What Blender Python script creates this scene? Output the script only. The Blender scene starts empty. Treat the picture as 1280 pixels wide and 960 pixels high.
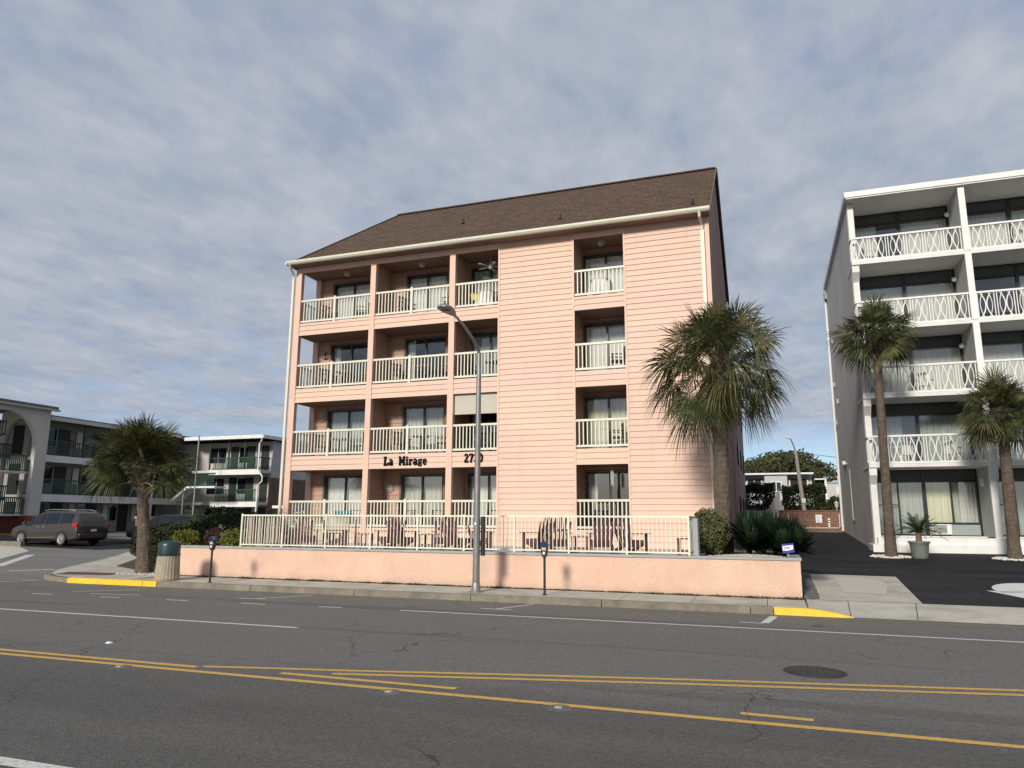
import bpy, bmesh, math, random
from mathutils import Vector, Matrix, noise
R = math.radians
random.seed(7)
S = bpy.context.scene
COL = S.collection

# ------------------------------------------------------------------ camera
F, PIT, ROL, YAW = 906.8, 0.183697872, 4.86159240e-03, -0.339059497
cam_d = bpy.data.cameras.new('camera'); cam = bpy.data.objects.new('camera', cam_d); COL.objects.link(cam)
cy, sy = math.cos(YAW), math.sin(YAW)
fwd = Vector((sy*math.cos(PIT), cy*math.cos(PIT), math.sin(PIT)))
rt = Vector((cy, -sy, 0)); up = rt.cross(fwd)
rt2 = rt*math.cos(ROL)+up*math.sin(ROL); up2 = -rt*math.sin(ROL)+up*math.cos(ROL)
mm = Matrix((rt2, up2, -fwd)).transposed().to_4x4(); mm.translation = Vector((0, 0, 1.85))
cam.matrix_world = mm
cam_d.sensor_width = 36; cam_d.lens = 36*F/1280; cam_d.clip_end = 3000; cam_d.clip_start = .1
S.camera = cam
S.render.resolution_x, S.render.resolution_y = 1024, 768
S.view_settings.view_transform = 'Standard'; S.view_settings.look = 'None'
S.view_settings.gamma = 1; S.view_settings.use_curve_mapping = False
S.view_settings.exposure = 0.08

# ------------------------------------------------------------------ sky and sun
LD = Vector((.135, 1, -.49)).normalized()           # direction the sunlight travels
w = bpy.data.worlds.new('World'); S.world = w; w.use_nodes = True
nt = w.node_tree; N = nt.nodes; L = nt.links
N.clear()
def nd(t, **k):
    n = N.new(t)
    for a, b in k.items():
        if hasattr(n, a): setattr(n, a, b)
        else: n.inputs[a].default_value = b
    return n
def mth(op, a, b=None):
    n = N.new('ShaderNodeMath'); n.operation = op
    for i, v in enumerate((a, b)):
        if v is None: continue
        if isinstance(v, (int, float)): n.inputs[i].default_value = v
        else: L.new(v, n.inputs[i])
    return n.outputs[0]
sky = N.new('ShaderNodeTexSky'); sky.sky_type = 'NISHITA'; sky.sun_disc = False
sky.sun_elevation = math.asin(-LD.z); sky.sun_rotation = math.atan2(-LD.x, -LD.y)
sky.air_density = 1.1; sky.dust_density = .8; sky.ozone_density = 1.3
bg1 = N.new('ShaderNodeBackground'); bg1.inputs[1].default_value = .1
skm = N.new('ShaderNodeMix'); skm.data_type = 'RGBA'; skm.blend_type = 'MULTIPLY'; skm.inputs[0].default_value = 1; L.new(sky.outputs[0], skm.inputs[6]); skm.inputs[7].default_value = (.80, .95, 1.28, 1); L.new(skm.outputs[2], bg1.inputs[0])
tc = N.new('ShaderNodeTexCoord'); sep = N.new('ShaderNodeSeparateXYZ'); L.new(tc.outputs['Generated'], sep.inputs[0])
zc = mth('MAXIMUM', sep.outputs[2], .035)
zz = mth('ADD', zc, .10)
cmb = N.new('ShaderNodeCombineXYZ')
L.new(mth('DIVIDE', sep.outputs[0], zz), cmb.inputs[0]); L.new(mth('DIVIDE', sep.outputs[1], zz), cmb.inputs[1])
def noi(scale, det, rough, dist, off=0, stretch=(1, 1, 1), rz=0):
    mp = N.new('ShaderNodeMapping'); L.new(cmb.outputs[0], mp.inputs[0]); mp.inputs['Location'].default_value = (off, off*.7, off*.3)
    mp.inputs['Scale'].default_value = stretch; mp.inputs['Rotation'].default_value = (0, 0, rz)
    n = N.new('ShaderNodeTexNoise'); L.new(mp.outputs[0], n.inputs[0])
    n.inputs['Scale'].default_value = scale; n.inputs['Detail'].default_value = det
    n.inputs['Roughness'].default_value = rough; n.inputs['Distortion'].default_value = dist
    return n.outputs[0]
def rmp(v, pts):
    r = N.new('ShaderNodeValToRGB'); L.new(v, r.inputs[0]); e = r.color_ramp.elements
    while len(e) < len(pts): e.new(.5)
    for k, (p, c) in enumerate(pts):
        e[k].position = p; e[k].color = c if len(c) == 4 else (*c, 1)
    return r.outputs[0]
n_big = noi(.8, 4, .5, .3, 3.1)
n_mid = noi(3.0, 6, .55, .25, 7.7, (1, .85, 1), .5)
n_rip = noi(10, 5, .55, .2, 1.3, (1, .5, 1), -.25)
mx = mth('ADD', mth('ADD', mth('MULTIPLY', n_big, .42), mth('MULTIPLY', n_mid, .40)), mth('MULTIPLY', n_rip, .18))
gapf = rmp(mx, [(.36, (0, 0, 0)), (.50, (1, 1, 1))])              # 0 = thin cloud, blue shows
lowm = rmp(sep.outputs[2], [(.070, (0, 0, 0)), (.135, (1, 1, 1))])   # clear band above the horizon
haz = rmp(sep.outputs[2], [(0.0, (1, 1, 1)), (.075, (0.15, .15, .15)), (.09, (0, 0, 0))])
shade = noi(3.6, 6, .55, .2, 11.3, (1, .85, 1), .3)
shade = mth('ADD', mth('MULTIPLY', shade, .50), mth('ADD', mth('MULTIPLY', noi(8.5, 5, .5, .15, 5.3, (1, .7, 1), .6), .30), mth('MULTIPLY', noi(19, 4, .5, .1, 2.3, (1, .55, 1), .45), .20)))
ccol = rmp(shade, [(.37, (.365, .430, .535)), (.5, (.455, .503, .588)), (.64, (.565, .590, .655))])
bg2 = N.new('ShaderNodeBackground'); L.new(ccol, bg2.inputs[0]); bg2.inputs[1].default_value = .88
cover = mth('ADD', mth('MULTIPLY', gapf, .38), .60)
cover = mth('MULTIPLY', cover, lowm)
cover = mth('MAXIMUM', cover, mth('MULTIPLY', haz, .75))
ms = N.new('ShaderNodeMixShader'); L.new(cover, ms.inputs[0]); L.new(bg1.outputs[0], ms.inputs[1]); L.new(bg2.outputs[0], ms.inputs[2])
wo = N.new('ShaderNodeOutputWorld'); L.new(ms.outputs[0], wo.inputs[0])

sd = bpy.data.lights.new('sun', 'SUN'); sd.energy = 4.0; sd.angle = R(9); sd.color = (1, .93, .82)
so = bpy.data.objects.new('sun', sd); COL.objects.link(so); so.rotation_euler = LD.to_track_quat('-Z', 'Y').to_euler(); so.location = (0, -20, 30)

# ------------------------------------------------------------------ materials
MATS = {}
def mat(name, col, rough=.7, metal=0., var=0., vscale=2., fine=0., fscale=40., bump=0., bscale=60., spec=.5, col2=None, c2scale=1., c2amt=.0, trans=0., stretch=(1, 1, 1)):
    if name in MATS: return MATS[name]
    m = bpy.data.materials.new(name); m.use_nodes = True; t = m.node_tree; n = t.nodes; l = t.links
    b = n['Principled BSDF']; b.inputs['Roughness'].default_value = rough; b.inputs['Metallic'].default_value = metal
    b.inputs['Specular IOR Level'].default_value = spec
    if trans:
        b.inputs['Subsurface Weight'].default_value = 0
    tc = n.new('ShaderNodeTexCoord'); mp = n.new('ShaderNodeMapping'); l.new(tc.outputs['Object'], mp.inputs[0]); mp.inputs['Scale'].default_value = stretch
    cur = None
    rgb = n.new('ShaderNodeRGB'); rgb.outputs[0].default_value = (*col, 1); cur = rgb.outputs[0]
    def nz(sc, det=5, r=.6):
        x = n.new('ShaderNodeTexNoise'); l.new(mp.outputs[0], x.inputs[0]); x.inputs['Scale'].default_value = sc; x.inputs['Detail'].default_value = det; x.inputs['Roughness'].default_value = r
        return x.outputs[0]
    def mixc(a, bcol, fac, mode='MIX'):
        x = n.new('ShaderNodeMix'); x.data_type = 'RGBA'; x.blend_type = mode
        l.new(a, x.inputs[6])
        if isinstance(bcol, tuple): x.inputs[7].default_value = (*bcol, 1)
        else: l.new(bcol, x.inputs[7])
        if isinstance(fac, float): x.inputs[0].default_value = fac
        else: l.new(fac, x.inputs[0])
        return x.outputs[2]
    if col2 is not None:
        r = n.new('ShaderNodeMapRange'); l.new(nz(c2scale), r.inputs[0]); r.inputs[1].default_value = .5-.12+(.5-c2amt)*.4; r.inputs[2].default_value = .5+.12+(.5-c2amt)*.4
        cur = mixc(cur, col2, r.outputs[0])
    for amt, sc in ((var, vscale), (fine, fscale)):
        if amt:
            r = n.new('ShaderNodeMapRange'); l.new(nz(sc), r.inputs[0]); r.inputs[1].default_value = .3; r.inputs[2].default_value = .7
            r.inputs[3].default_value = 1-amt; r.inputs[4].default_value = 1+amt
            hs = n.new('ShaderNodeHueSaturation'); l.new(cur, hs.inputs['Color']); l.new(r.outputs[0], hs.inputs['Value']); cur = hs.outputs[0]
    l.new(cur, b.inputs['Base Color'])
    if bump:
        bp = n.new('ShaderNodeBump'); bp.inputs['Strength'].default_value = bump; bp.inputs['Distance'].default_value = .02
        l.new(nz(bscale), bp.inputs['Height']); l.new(bp.outputs[0], b.inputs['Normal'])
    MATS[name] = m; return m
def nodes(m): return m.node_tree.nodes, m.node_tree.links, m.node_tree.nodes['Principled BSDF']

def brickmat(name, c1, c2, cm, bw, bh, mortar, rough=.9, bump=.6, axes='XZ', offset=.5, mscale=1., nvar=.25):
    m = mat(name, c1, rough); n, l, b = nodes(m)
    tc = n.new('ShaderNodeTexCoord'); sp = n.new('ShaderNodeSeparateXYZ'); l.new(tc.outputs['Object'], sp.inputs[0])
    cb = n.new('ShaderNodeCombineXYZ'); l.new(sp.outputs['XYZ'.index(axes[0])], cb.inputs[0]); l.new(sp.outputs['XYZ'.index(axes[1])], cb.inputs[1])
    br = n.new('ShaderNodeTexBrick'); l.new(cb.outputs[0], br.inputs[0])
    br.inputs['Color1'].default_value = (*c1, 1); br.inputs['Color2'].default_value = (*c2, 1); br.inputs['Mortar'].default_value = (*cm, 1)
    br.inputs['Scale'].default_value = 1; br.inputs['Brick Width'].default_value = bw; br.inputs['Row Height'].default_value = bh; br.inputs['Mortar Size'].default_value = mortar
    br.offset = offset; br.inputs['Bias'].default_value = -.1
    nz = n.new('ShaderNodeTexNoise'); l.new(cb.outputs[0], nz.inputs[0]); nz.inputs['Scale'].default_value = 9; nz.inputs['Detail'].default_value = 6
    r = n.new('ShaderNodeMapRange'); l.new(nz.outputs[0], r.inputs[0]); r.inputs[1].default_value = .3; r.inputs[2].default_value = .7; r.inputs[3].default_value = 1-nvar; r.inputs[4].default_value = 1+nvar
    hs = n.new('ShaderNodeHueSaturation'); l.new(br.outputs[0], hs.inputs['Color']); l.new(r.outputs[0], hs.inputs['Value']); l.new(hs.outputs[0], b.inputs['Base Color'])
    bp = n.new('ShaderNodeBump'); bp.inputs['Strength'].default_value = bump; bp.inputs['Distance'].default_value = .01; bp.invert = True
    l.new(br.outputs['Fac'], bp.inputs['Height']); l.new(bp.outputs[0], b.inputs['Normal'])
    return m

PINK = (.62, .435, .330)
M = dict(
    pink=mat('pink_siding', PINK, .62, var=.05, vscale=.7, fine=.06, fscale=14, bump=.15, bscale=30, col2=(.59, .41, .345), c2scale=.5, c2amt=.45, stretch=(.35, .35, 3)),
    pinktrim=mat('pink_trim', (.63, .425, .34), .6, var=.05, vscale=2),
    soffit=mat('shaded_pink_soffit', (.20, .12, .09), .75, var=.08, vscale=2),  # balcony shade darkened into the colour of soffits, decks and casings
    pinkshade=mat('shaded_balcony_siding', (.40, .25, .18), .7, var=.06, vscale=1, fine=.05, fscale=14, stretch=(.35, .35, 3)),  # pink siding again, with the shade of the balcony interiors put into its colour
    stucco=mat('pink_stucco', (.62, .425, .325), .85, var=.07, vscale=1.2, fine=.10, fscale=35, bump=1., bscale=24, col2=(.66, .41, .32), c2scale=.8, c2amt=.3),
    cap=mat('grey_cap', (.30, .31, .32), .8, var=.1, vscale=3, bump=.2),
    brown=mat('shaded_weathered_siding', (.43, .31, .275), .85, var=.25, vscale=1.2, fine=.15, fscale=8, bump=.3, bscale=20, col2=(.27, .15, .135), c2scale=1.2, c2amt=.4, stretch=(1, 1, .15)),  # pink side wall with its shade painted in, plus weathered streaks
    cream=mat('cream_paint', (.60, .585, .49), .5, var=.06, vscale=5),
    fence=mat('cream_metal', (.68, .655, .53), .45, var=.05, vscale=4),
    white=mat('white_paint', (.60, .60, .585), .55, var=.06, vscale=3, bump=.05),
    whitet=mat('white_trim', (.66, .66, .64), .5, var=.05, vscale=3),
    greyst=mat('grey_stucco', (.47, .455, .425), .9, var=.10, vscale=.6, fine=.06, fscale=25, bump=.5, bscale=30, stretch=(1, 1, .5)),
    ceil=mat('grey_ceiling', (.42, .43, .42), .9, var=.05),
    black=mat('black_frame', (.012, .012, .014), .35),
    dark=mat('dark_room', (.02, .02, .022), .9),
    panel=mat('green_grey_panel', (.22, .26, .25), .5, var=.08),
    header=mat('dark_header', (.05, .055, .055), .55, var=.1),
    motel=mat('motel_wall', (.50, .49, .455), .8, var=.06, vscale=1),
    motelback=mat('shaded_motel_wall', (.27, .265, .25), .85, var=.10, vscale=1),  # deep walkway shade painted into the wall colour
    motelgrey=mat('motel_grey', (.42, .42, .43), .85, var=.06, vscale=.6, bump=.2, bscale=20),
    doorc=mat('dark_door', (.007, .013, .011), .5, var=.1),
    green=mat('green_paint', (.014, .055, .036), .5, var=.15, vscale=3),
    roofgrey=mat('roof_grey', (.12, .13, .14), .8, var=.2, vscale=3),
    plum=mat('plum_plastic', (.105, .042, .05), .5, var=.15, vscale=6),
    concrete=mat('concrete', (.43, .41, .35), .9, var=.10, vscale=1.1, fine=.12, fscale=30, bump=.3, bscale=80, col2=(.31, .295, .25), c2scale=1.3, c2amt=.35),
    concdark=mat('kerb_concrete', (.21, .182, .135), .9, var=.16, vscale=1.6, fine=.18, fscale=25, bump=.4, bscale=60, col2=(.13, .12, .10), c2scale=2.2, c2amt=.4),
    conclight=mat('light_concrete', (.45, .43, .37), .9, var=.06, vscale=2, fine=.08, fscale=40, bump=.2),
    yellow=mat('yellow_paint', (.78, .46, .02), .6, var=.08, vscale=4, fine=.1, fscale=30, bump=.2),
    galv=mat('galvanised_steel', (.24, .24, .23), .45, .5, var=.15, vscale=5),
    darkmetal=mat('dark_metal', (.02, .022, .024), .4, .3, var=.1),
    blackpl=mat('black_plastic', (.015, .015, .017), .5),
    canlid=mat('dark_green_lid', (.012, .04, .045), .35, var=.1),
    agg=mat('exposed_aggregate', (.36, .31, .235), .95, var=.12, vscale=5, fine=.3, fscale=70, bump=1., bscale=90),
    pebble=mat('pebbles', (.42, .38, .31), .85, var=.35, vscale=9, fine=.3, fscale=30),
    pebbled=mat('dark_pebbles', (.10, .10, .10), .8, var=.4, vscale=12),
    mulch=mat('mulch', (.085, .05, .03), .95, var=.4, vscale=8, bump=1, bscale=30),
    soil=mat('ground_soil', (.10, .09, .075), .95, var=.2, vscale=1),
    trunk=mat('palm_trunk', (.095, .073, .054), .9, var=.3, vscale=5, fine=.3, fscale=18, bump=1., bscale=22, stretch=(1, 1, 2.2)),
    bark=mat('bark', (.10, .08, .06), .9, var=.3, vscale=5, bump=.8, bscale=20),
    boots=mat('palm_boots', (.15, .095, .065), .9, var=.4, vscale=6),
    deadleaf=mat('dead_frond', (.40, .33, .24), .8, var=.3, vscale=5),
    palm=mat('palm_leaf', (.032, .044, .015), .48, var=.45, vscale=2.2, col2=(.105, .105, .036), c2scale=3., c2amt=.32),
    palmdry=mat('palm_leaf_light', (.060, .068, .025), .5, var=.4, vscale=2.2, col2=(.155, .13, .058), c2scale=3., c2amt=.35),
    leafd=mat('hedge_leaf', (.022, .032, .011), .65, var=.5, vscale=2.5, col2=(.045, .06, .02), c2scale=4, c2amt=.4),
    leafo=mat('olive_leaf', (.075, .09, .035), .55, var=.4, vscale=3, col2=(.14, .12, .06), c2scale=5, c2amt=.4),
    leafy=mat('yellow_green_leaf', (.115, .11, .018), .5, var=.3, vscale=4, col2=(.10, .14, .02), c2scale=5, c2amt=.45),
    leafr=mat('red_leaf', (.055, .015, .012), .5, var=.4, vscale=5),
    yucca=mat('yucca_leaf', (.016, .030, .015), .42, var=.4, vscale=3),
    cyc=mat('sago_leaf', (.025, .05, .014), .4, var=.35, vscale=3),
    pot=mat('grey_green_pot', (.12, .145, .13), .6, var=.12, vscale=6),
    red=mat('red_brown_fence', (.16, .035, .02), .6, var=.15),
    orangebase=mat('tan_kerb', (.50, .34, .12), .8, var=.1),
    wood=mat('grey_wood_pole', (.38, .35, .30), .85, var=.2, vscale=3, stretch=(4, 4, .4)),
    bluesign=mat('blue_sign', (.03, .03, .22), .4),
    signwhite=mat('sign_white', (.75, .77, .78), .4),
    mirror=mat('pale_screen', (.44, .42, .36), .8, var=.05, vscale=4),
    teal=mat('teal_cloth', (.04, .33, .42), .8),
    whitecl=mat('white_cloth', (.75, .75, .72), .8, var=.05),
    yelcl=mat('yellow_cloth', (.65, .55, .05), .8),
    pad=mat('tactile_brick', (.11, .055, .045), .85, var=.2, vscale=6, bump=1, bscale=25),
    iron=mat('cast_iron', (.045, .042, .038), .6, .4, var=.2, vscale=8),
    rubber=mat('tyre', (.012, .012, .012), .8),
    rim=mat('alloy_rim', (.55, .55, .56), .3, .9),
    vanpaint=mat('grey_brown_car_paint', (.085, .074, .066), .2, .6),
    blackpaint=mat('black_car_paint', (.006, .006, .007), .35, 0, spec=.3),
    whitepaint=mat('white_car_paint', (.7, .7, .7), .2),
    carglass=mat('car_glass', (.006, .009, .015), .05, spec=.45),
    tail=mat('tail_light', (.45, .01, .012), .2),
    treeleaf=mat('tree_leaf', (.045, .058, .022), .6, var=.4, vscale=.8, col2=(.08, .075, .035), c2scale=.6, c2amt=.4),
    bulb=mat('lamp_glass', (.75, .74, .68), .3),
    fan=mat('white_fan', (.45, .44, .40), .5),
    insul=mat('wire_black', (.03, .03, .03), .6),
)
def streaks(m, tint, amt, lo=.52, hi=.75, sc=(2.2, 2.2, .18), base=None):
    n, l, b = nodes(m); src = b.inputs['Base Color'].links[0].from_socket
    tc = n.new('ShaderNodeTexCoord'); mp = n.new('ShaderNodeMapping'); l.new(tc.outputs['Object'], mp.inputs[0]); mp.inputs['Scale'].default_value = sc
    x = n.new('ShaderNodeTexNoise'); l.new(mp.outputs[0], x.inputs[0]); x.inputs['Scale'].default_value = 1; x.inputs['Detail'].default_value = 7; x.inputs['Roughness'].default_value = .65
    r = n.new('ShaderNodeMapRange'); l.new(x.outputs[0], r.inputs[0]); r.inputs[1].default_value = lo; r.inputs[2].default_value = hi; r.inputs[4].default_value = amt
    f = r.outputs[0]
    if base is not None:
        sp = n.new('ShaderNodeSeparateXYZ'); l.new(tc.outputs['Object'], sp.inputs[0])
        nz = n.new('ShaderNodeTexNoise'); l.new(tc.outputs['Object'], nz.inputs[0]); nz.inputs['Scale'].default_value = 2.5; nz.inputs['Detail'].default_value = 6
        ad = n.new('ShaderNodeMath'); ad.operation = 'MULTIPLY_ADD'; l.new(nz.outputs[0], ad.inputs[0]); ad.inputs[1].default_value = -.5; l.new(sp.outputs[2], ad.inputs[2])
        r2 = n.new('ShaderNodeMapRange'); l.new(ad.outputs[0], r2.inputs[0]); r2.inputs[1].default_value = base-.30; r2.inputs[2].default_value = base; r2.inputs[3].default_value = .5; r2.inputs[4].default_value = 0
        mx_ = n.new('ShaderNodeMath'); mx_.operation = 'MAXIMUM'; l.new(f, mx_.inputs[0]); l.new(r2.outputs[0], mx_.inputs[1]); f = mx_.outputs[0]
    mi = n.new('ShaderNodeMix'); mi.data_type = 'RGBA'; l.new(f, mi.inputs[0]); l.new(src, mi.inputs[6]); mi.inputs[7].default_value = (*tint, 1); l.new(mi.outputs[2], b.inputs['Base Color'])
streaks(M['pink'], (.47, .35, .28), .5)
streaks(M['stucco'], (.40, .27, .20), .35, sc=(1.6, 1.6, .5), base=.02)
streaks(M['greyst'], (.30, .285, .26), .5)
streaks(M['white'], (.42, .41, .38), .5); streaks(M['whitet'], (.42, .41, .38), .45, sc=(1.5, 1.5, .6))
streaks(M['yellow'], (.35, .24, .06), .6, sc=(5, 5, 5))
streaks(M['galv'], (.20, .17, .13), .4, sc=(9, 9, .8))
streaks(M['motel'], (.40, .38, .33), .5)
M['shingle'] = brickmat('brown_shingles', (.060, .034, .018), (.098, .059, .034), (.03, .018, .010), .30, .145, .012, .9, .5, 'XY', .37, nvar=.45)
M['brick'] = brickmat('brown_brick', (.10, .055, .035), (.17, .115, .08), (.16, .13, .10), .22, .075, .010, axes='YZ', nvar=.3)
M['brickf'] = brickmat('red_brick', (.15, .06, .035), (.21, .10, .06), (.22, .17, .13), .22, .075, .010, axes='XZ', nvar=.3)

def curtain(name, col):
    m = mat(name, col, .85, var=.06, vscale=2, stretch=(3, 3, .2)); return m
M['cur'] = curtain('pale_curtain', (.62, .61, .55)); M['curw'] = curtain('white_blind', (.78, .78, .74)); M['cury'] = curtain('cream_curtain', (.70, .68, .50)); M['curg'] = curtain('grey_green_curtain', (.42, .46, .43))
# thin window glass: see-through plus fresnel reflection
g = bpy.data.materials.new('window_glass'); g.use_nodes = True; n = g.node_tree.nodes; l = g.node_tree.links; n.clear()
tr = n.new('ShaderNodeBsdfTransparent'); tr.inputs[0].default_value = (.84, .87, .87, 1)
gl = n.new('ShaderNodeBsdfGlossy'); gl.inputs['Roughness'].default_value = .015; gl.inputs[0].default_value = (.95, .97, 1, 1)
lw = n.new('ShaderNodeLayerWeight'); lw.inputs[0].default_value = .5
pw_ = n.new('ShaderNodeMath'); pw_.operation = 'POWER'; l.new(lw.outputs['Facing'], pw_.inputs[0]); pw_.inputs[1].default_value = 2.6
fr = n.new('ShaderNodeMapRange'); l.new(pw_.outputs[0], fr.inputs[0]); fr.inputs[3].default_value = .13; fr.inputs[4].default_value = 1.0
gtc = n.new('ShaderNodeTexCoord'); gn = n.new('ShaderNodeTexNoise'); l.new(gtc.outputs['Object'], gn.inputs[0]); gn.inputs['Scale'].default_value = .9
gb = n.new('ShaderNodeBump'); gb.inputs['Strength'].default_value = .03; gb.inputs['Distance'].default_value = .05; l.new(gn.outputs[0], gb.inputs['Height']); l.new(gb.outputs[0], gl.inputs['Normal'])
mxs = n.new('ShaderNodeMixShader'); l.new(fr.outputs[0], mxs.inputs[0]); l.new(tr.outputs[0], mxs.inputs[1]); l.new(gl.outputs[0], mxs.inputs[2])
oo = n.new('ShaderNodeOutputMaterial'); l.new(mxs.outputs[0], oo.inputs[0]); M['glass'] = g

def asphalt(name, base, light, crack=True, dark=(.05, .05, .05)):
    m = mat(name, base, .85); n, l, b = nodes(m)
    tc = n.new('ShaderNodeTexCoord')
    def nz(sc, det, r, st=(1, 1, 1)):
        mp = n.new('ShaderNodeMapping'); l.new(tc.outputs['Object'], mp.inputs[0]); mp.inputs['Scale'].default_value = st
        x = n.new('ShaderNodeTexNoise'); l.new(mp.outputs[0], x.inputs[0]); x.inputs['Scale'].default_value = sc; x.inputs['Detail'].default_value = det; x.inputs['Roughness'].default_value = r; return x.outputs[0]
    def mr(v, a, b_, c, d):
        r = n.new('ShaderNodeMapRange'); l.new(v, r.inputs[0]); r.inputs[1].default_value = a; r.inputs[2].default_value = b_; r.inputs[3].default_value = c; r.inputs[4].default_value = d; return r.outputs[0]
    def mix(a, c, f, mode='MIX'):
        x = n.new('ShaderNodeMix'); x.data_type = 'RGBA'; x.blend_type = mode; l.new(f, x.inputs[0])
        (l.new(a, x.inputs[6]) if not isinstance(a, tuple) else setattr(x.inputs[6], 'default_value', (*a, 1)))
        (l.new(c, x.inputs[7]) if not isinstance(c, tuple) else setattr(x.inputs[7], 'default_value', (*c, 1)))
        return x.outputs[2]
    c = mix(base, light, mr(nz(.45, 5, .6, (.35, 1.6, 1)), .35, .65, 0, 1))
    if name == 'road_asphalt':
        spx = n.new('ShaderNodeSeparateXYZ'); l.new(tc.outputs['Object'], spx.inputs[0])
        ad_ = n.new('ShaderNodeMath'); ad_.operation = 'ADD'; l.new(spx.outputs[1], ad_.inputs[0]); l.new(mr(nz(1.2, 4, .6), .3, .7, -.25, .25), ad_.inputs[1])
        c = mix(c, (.142, .137, .129), mr(ad_.outputs[0], 7.3, 8.3, 0, .62))
        c = mix(c, (.060, .058, .056), mr(nz(.35, 3, .5, (.12, 3.2, 1)), .56, .66, 0, .55))
        c = mix(c, (.150, .130, .098), mr(ad_.outputs[0], 14.3, 15.8, 0, .6))
    v = n.new('ShaderNodeTexVoronoi'); l.new(tc.outputs['Object'], v.inputs[0]); v.inputs['Scale'].default_value = 55
    hs = n.new('ShaderNodeHueSaturation'); l.new(c, hs.inputs['Color'])
    sp = n.new('ShaderNodeSeparateColor'); l.new(v.outputs['Color'], sp.inputs[0]); l.new(mr(sp.outputs[0], 0, 1, .72, 1.3), hs.inputs['Value']); c = hs.outputs[0]
    hs2 = n.new('ShaderNodeHueSaturation'); l.new(c, hs2.inputs['Color']); l.new(mr(nz(16, 6, .75), .3, .7, .82, 1.18), hs2.inputs['Value']); c = hs2.outputs[0]
    if crack:
        ns = n.new('ShaderNodeTexNoise'); l.new(tc.outputs['Object'], ns.inputs[0]); ns.inputs['Scale'].default_value = 1.4; ns.inputs['Detail'].default_value = 6
        va = n.new('ShaderNodeVectorMath'); va.operation = 'SCALE'; l.new(ns.outputs['Color'], va.inputs[0]); va.inputs['Scale'].default_value = .9
        vb = n.new('ShaderNodeVectorMath'); vb.operation = 'ADD'; l.new(tc.outputs['Object'], vb.inputs[0]); l.new(va.outputs[0], vb.inputs[1])
        vc = n.new('ShaderNodeTexVoronoi'); vc.feature = 'DISTANCE_TO_EDGE'; l.new(vb.outputs[0], vc.inputs[0]); vc.inputs['Scale'].default_value = .33
        line = mr(vc.outputs[0], .0015, .0045, 1, 0); msk = mr(nz(.22, 2, .5), .47, .56, 0, 1)
        mu = n.new('ShaderNodeMath'); mu.operation = 'MULTIPLY'; l.new(line, mu.inputs[0]); l.new(msk, mu.inputs[1])
        mu2 = n.new('ShaderNodeMath'); mu2.operation = 'MULTIPLY'; l.new(mu.outputs[0], mu2.inputs[0]); mu2.inputs[1].default_value = .8
        c = mix(c, tuple(v_*.22 for v_ in base), mu2.outputs[0])
    l.new(c, b.inputs['Base Color'])
    bp = n.new('ShaderNodeBump'); bp.inputs['Strength'].default_value = .5; bp.inputs['Distance'].default_value = .01; l.new(v.outputs[0], bp.inputs['Height']); l.new(bp.outputs[0], b.inputs['Normal'])
    return m
M['road'] = asphalt('road_asphalt', (.068, .066, .063), (.092, .089, .084))
M['side'] = asphalt('side_street_asphalt', (.13, .128, .12), (.165, .16, .15))
M['fresh'] = asphalt('black_driveway_asphalt', (.013, .0135, .015), (.030, .0305, .033)); M['fresh'].node_tree.nodes['Principled BSDF'].inputs['Specular IOR Level'].default_value = .15
for k_ in ('palm', 'palmdry', 'leafd', 'leafo', 'leafy', 'yucca', 'cyc', 'treeleaf'): M[k_].node_tree.nodes['Principled BSDF'].inputs['Specular IOR Level'].default_value = .22
def worn(name, col):
    m = mat(name, col, .7); n, l, b = nodes(m); tc = n.new('ShaderNodeTexCoord')
    x = n.new('ShaderNodeTexNoise'); l.new(tc.outputs['Object'], x.inputs[0]); x.inputs['Scale'].default_value = 22; x.inputs['Detail'].default_value = 8; x.inputs['Roughness'].default_value = .75
    r = n.new('ShaderNodeMapRange'); l.new(x.outputs[0], r.inputs[0]); r.inputs[1].default_value = .34; r.inputs[2].default_value = .48
    mi = n.new('ShaderNodeMix'); mi.data_type = 'RGBA'; l.new(r.outputs[0], mi.inputs[0]); mi.inputs[6].default_value = (.13, .12, .11, 1); mi.inputs[7].default_value = (*col, 1)
    l.new(mi.outputs[2], b.inputs['Base Color']); return m
M['ywline'] = worn('worn_yellow_line', (.56, .34, .07)); M['wline'] = worn('worn_white_line', (.55, .55, .53))

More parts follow.
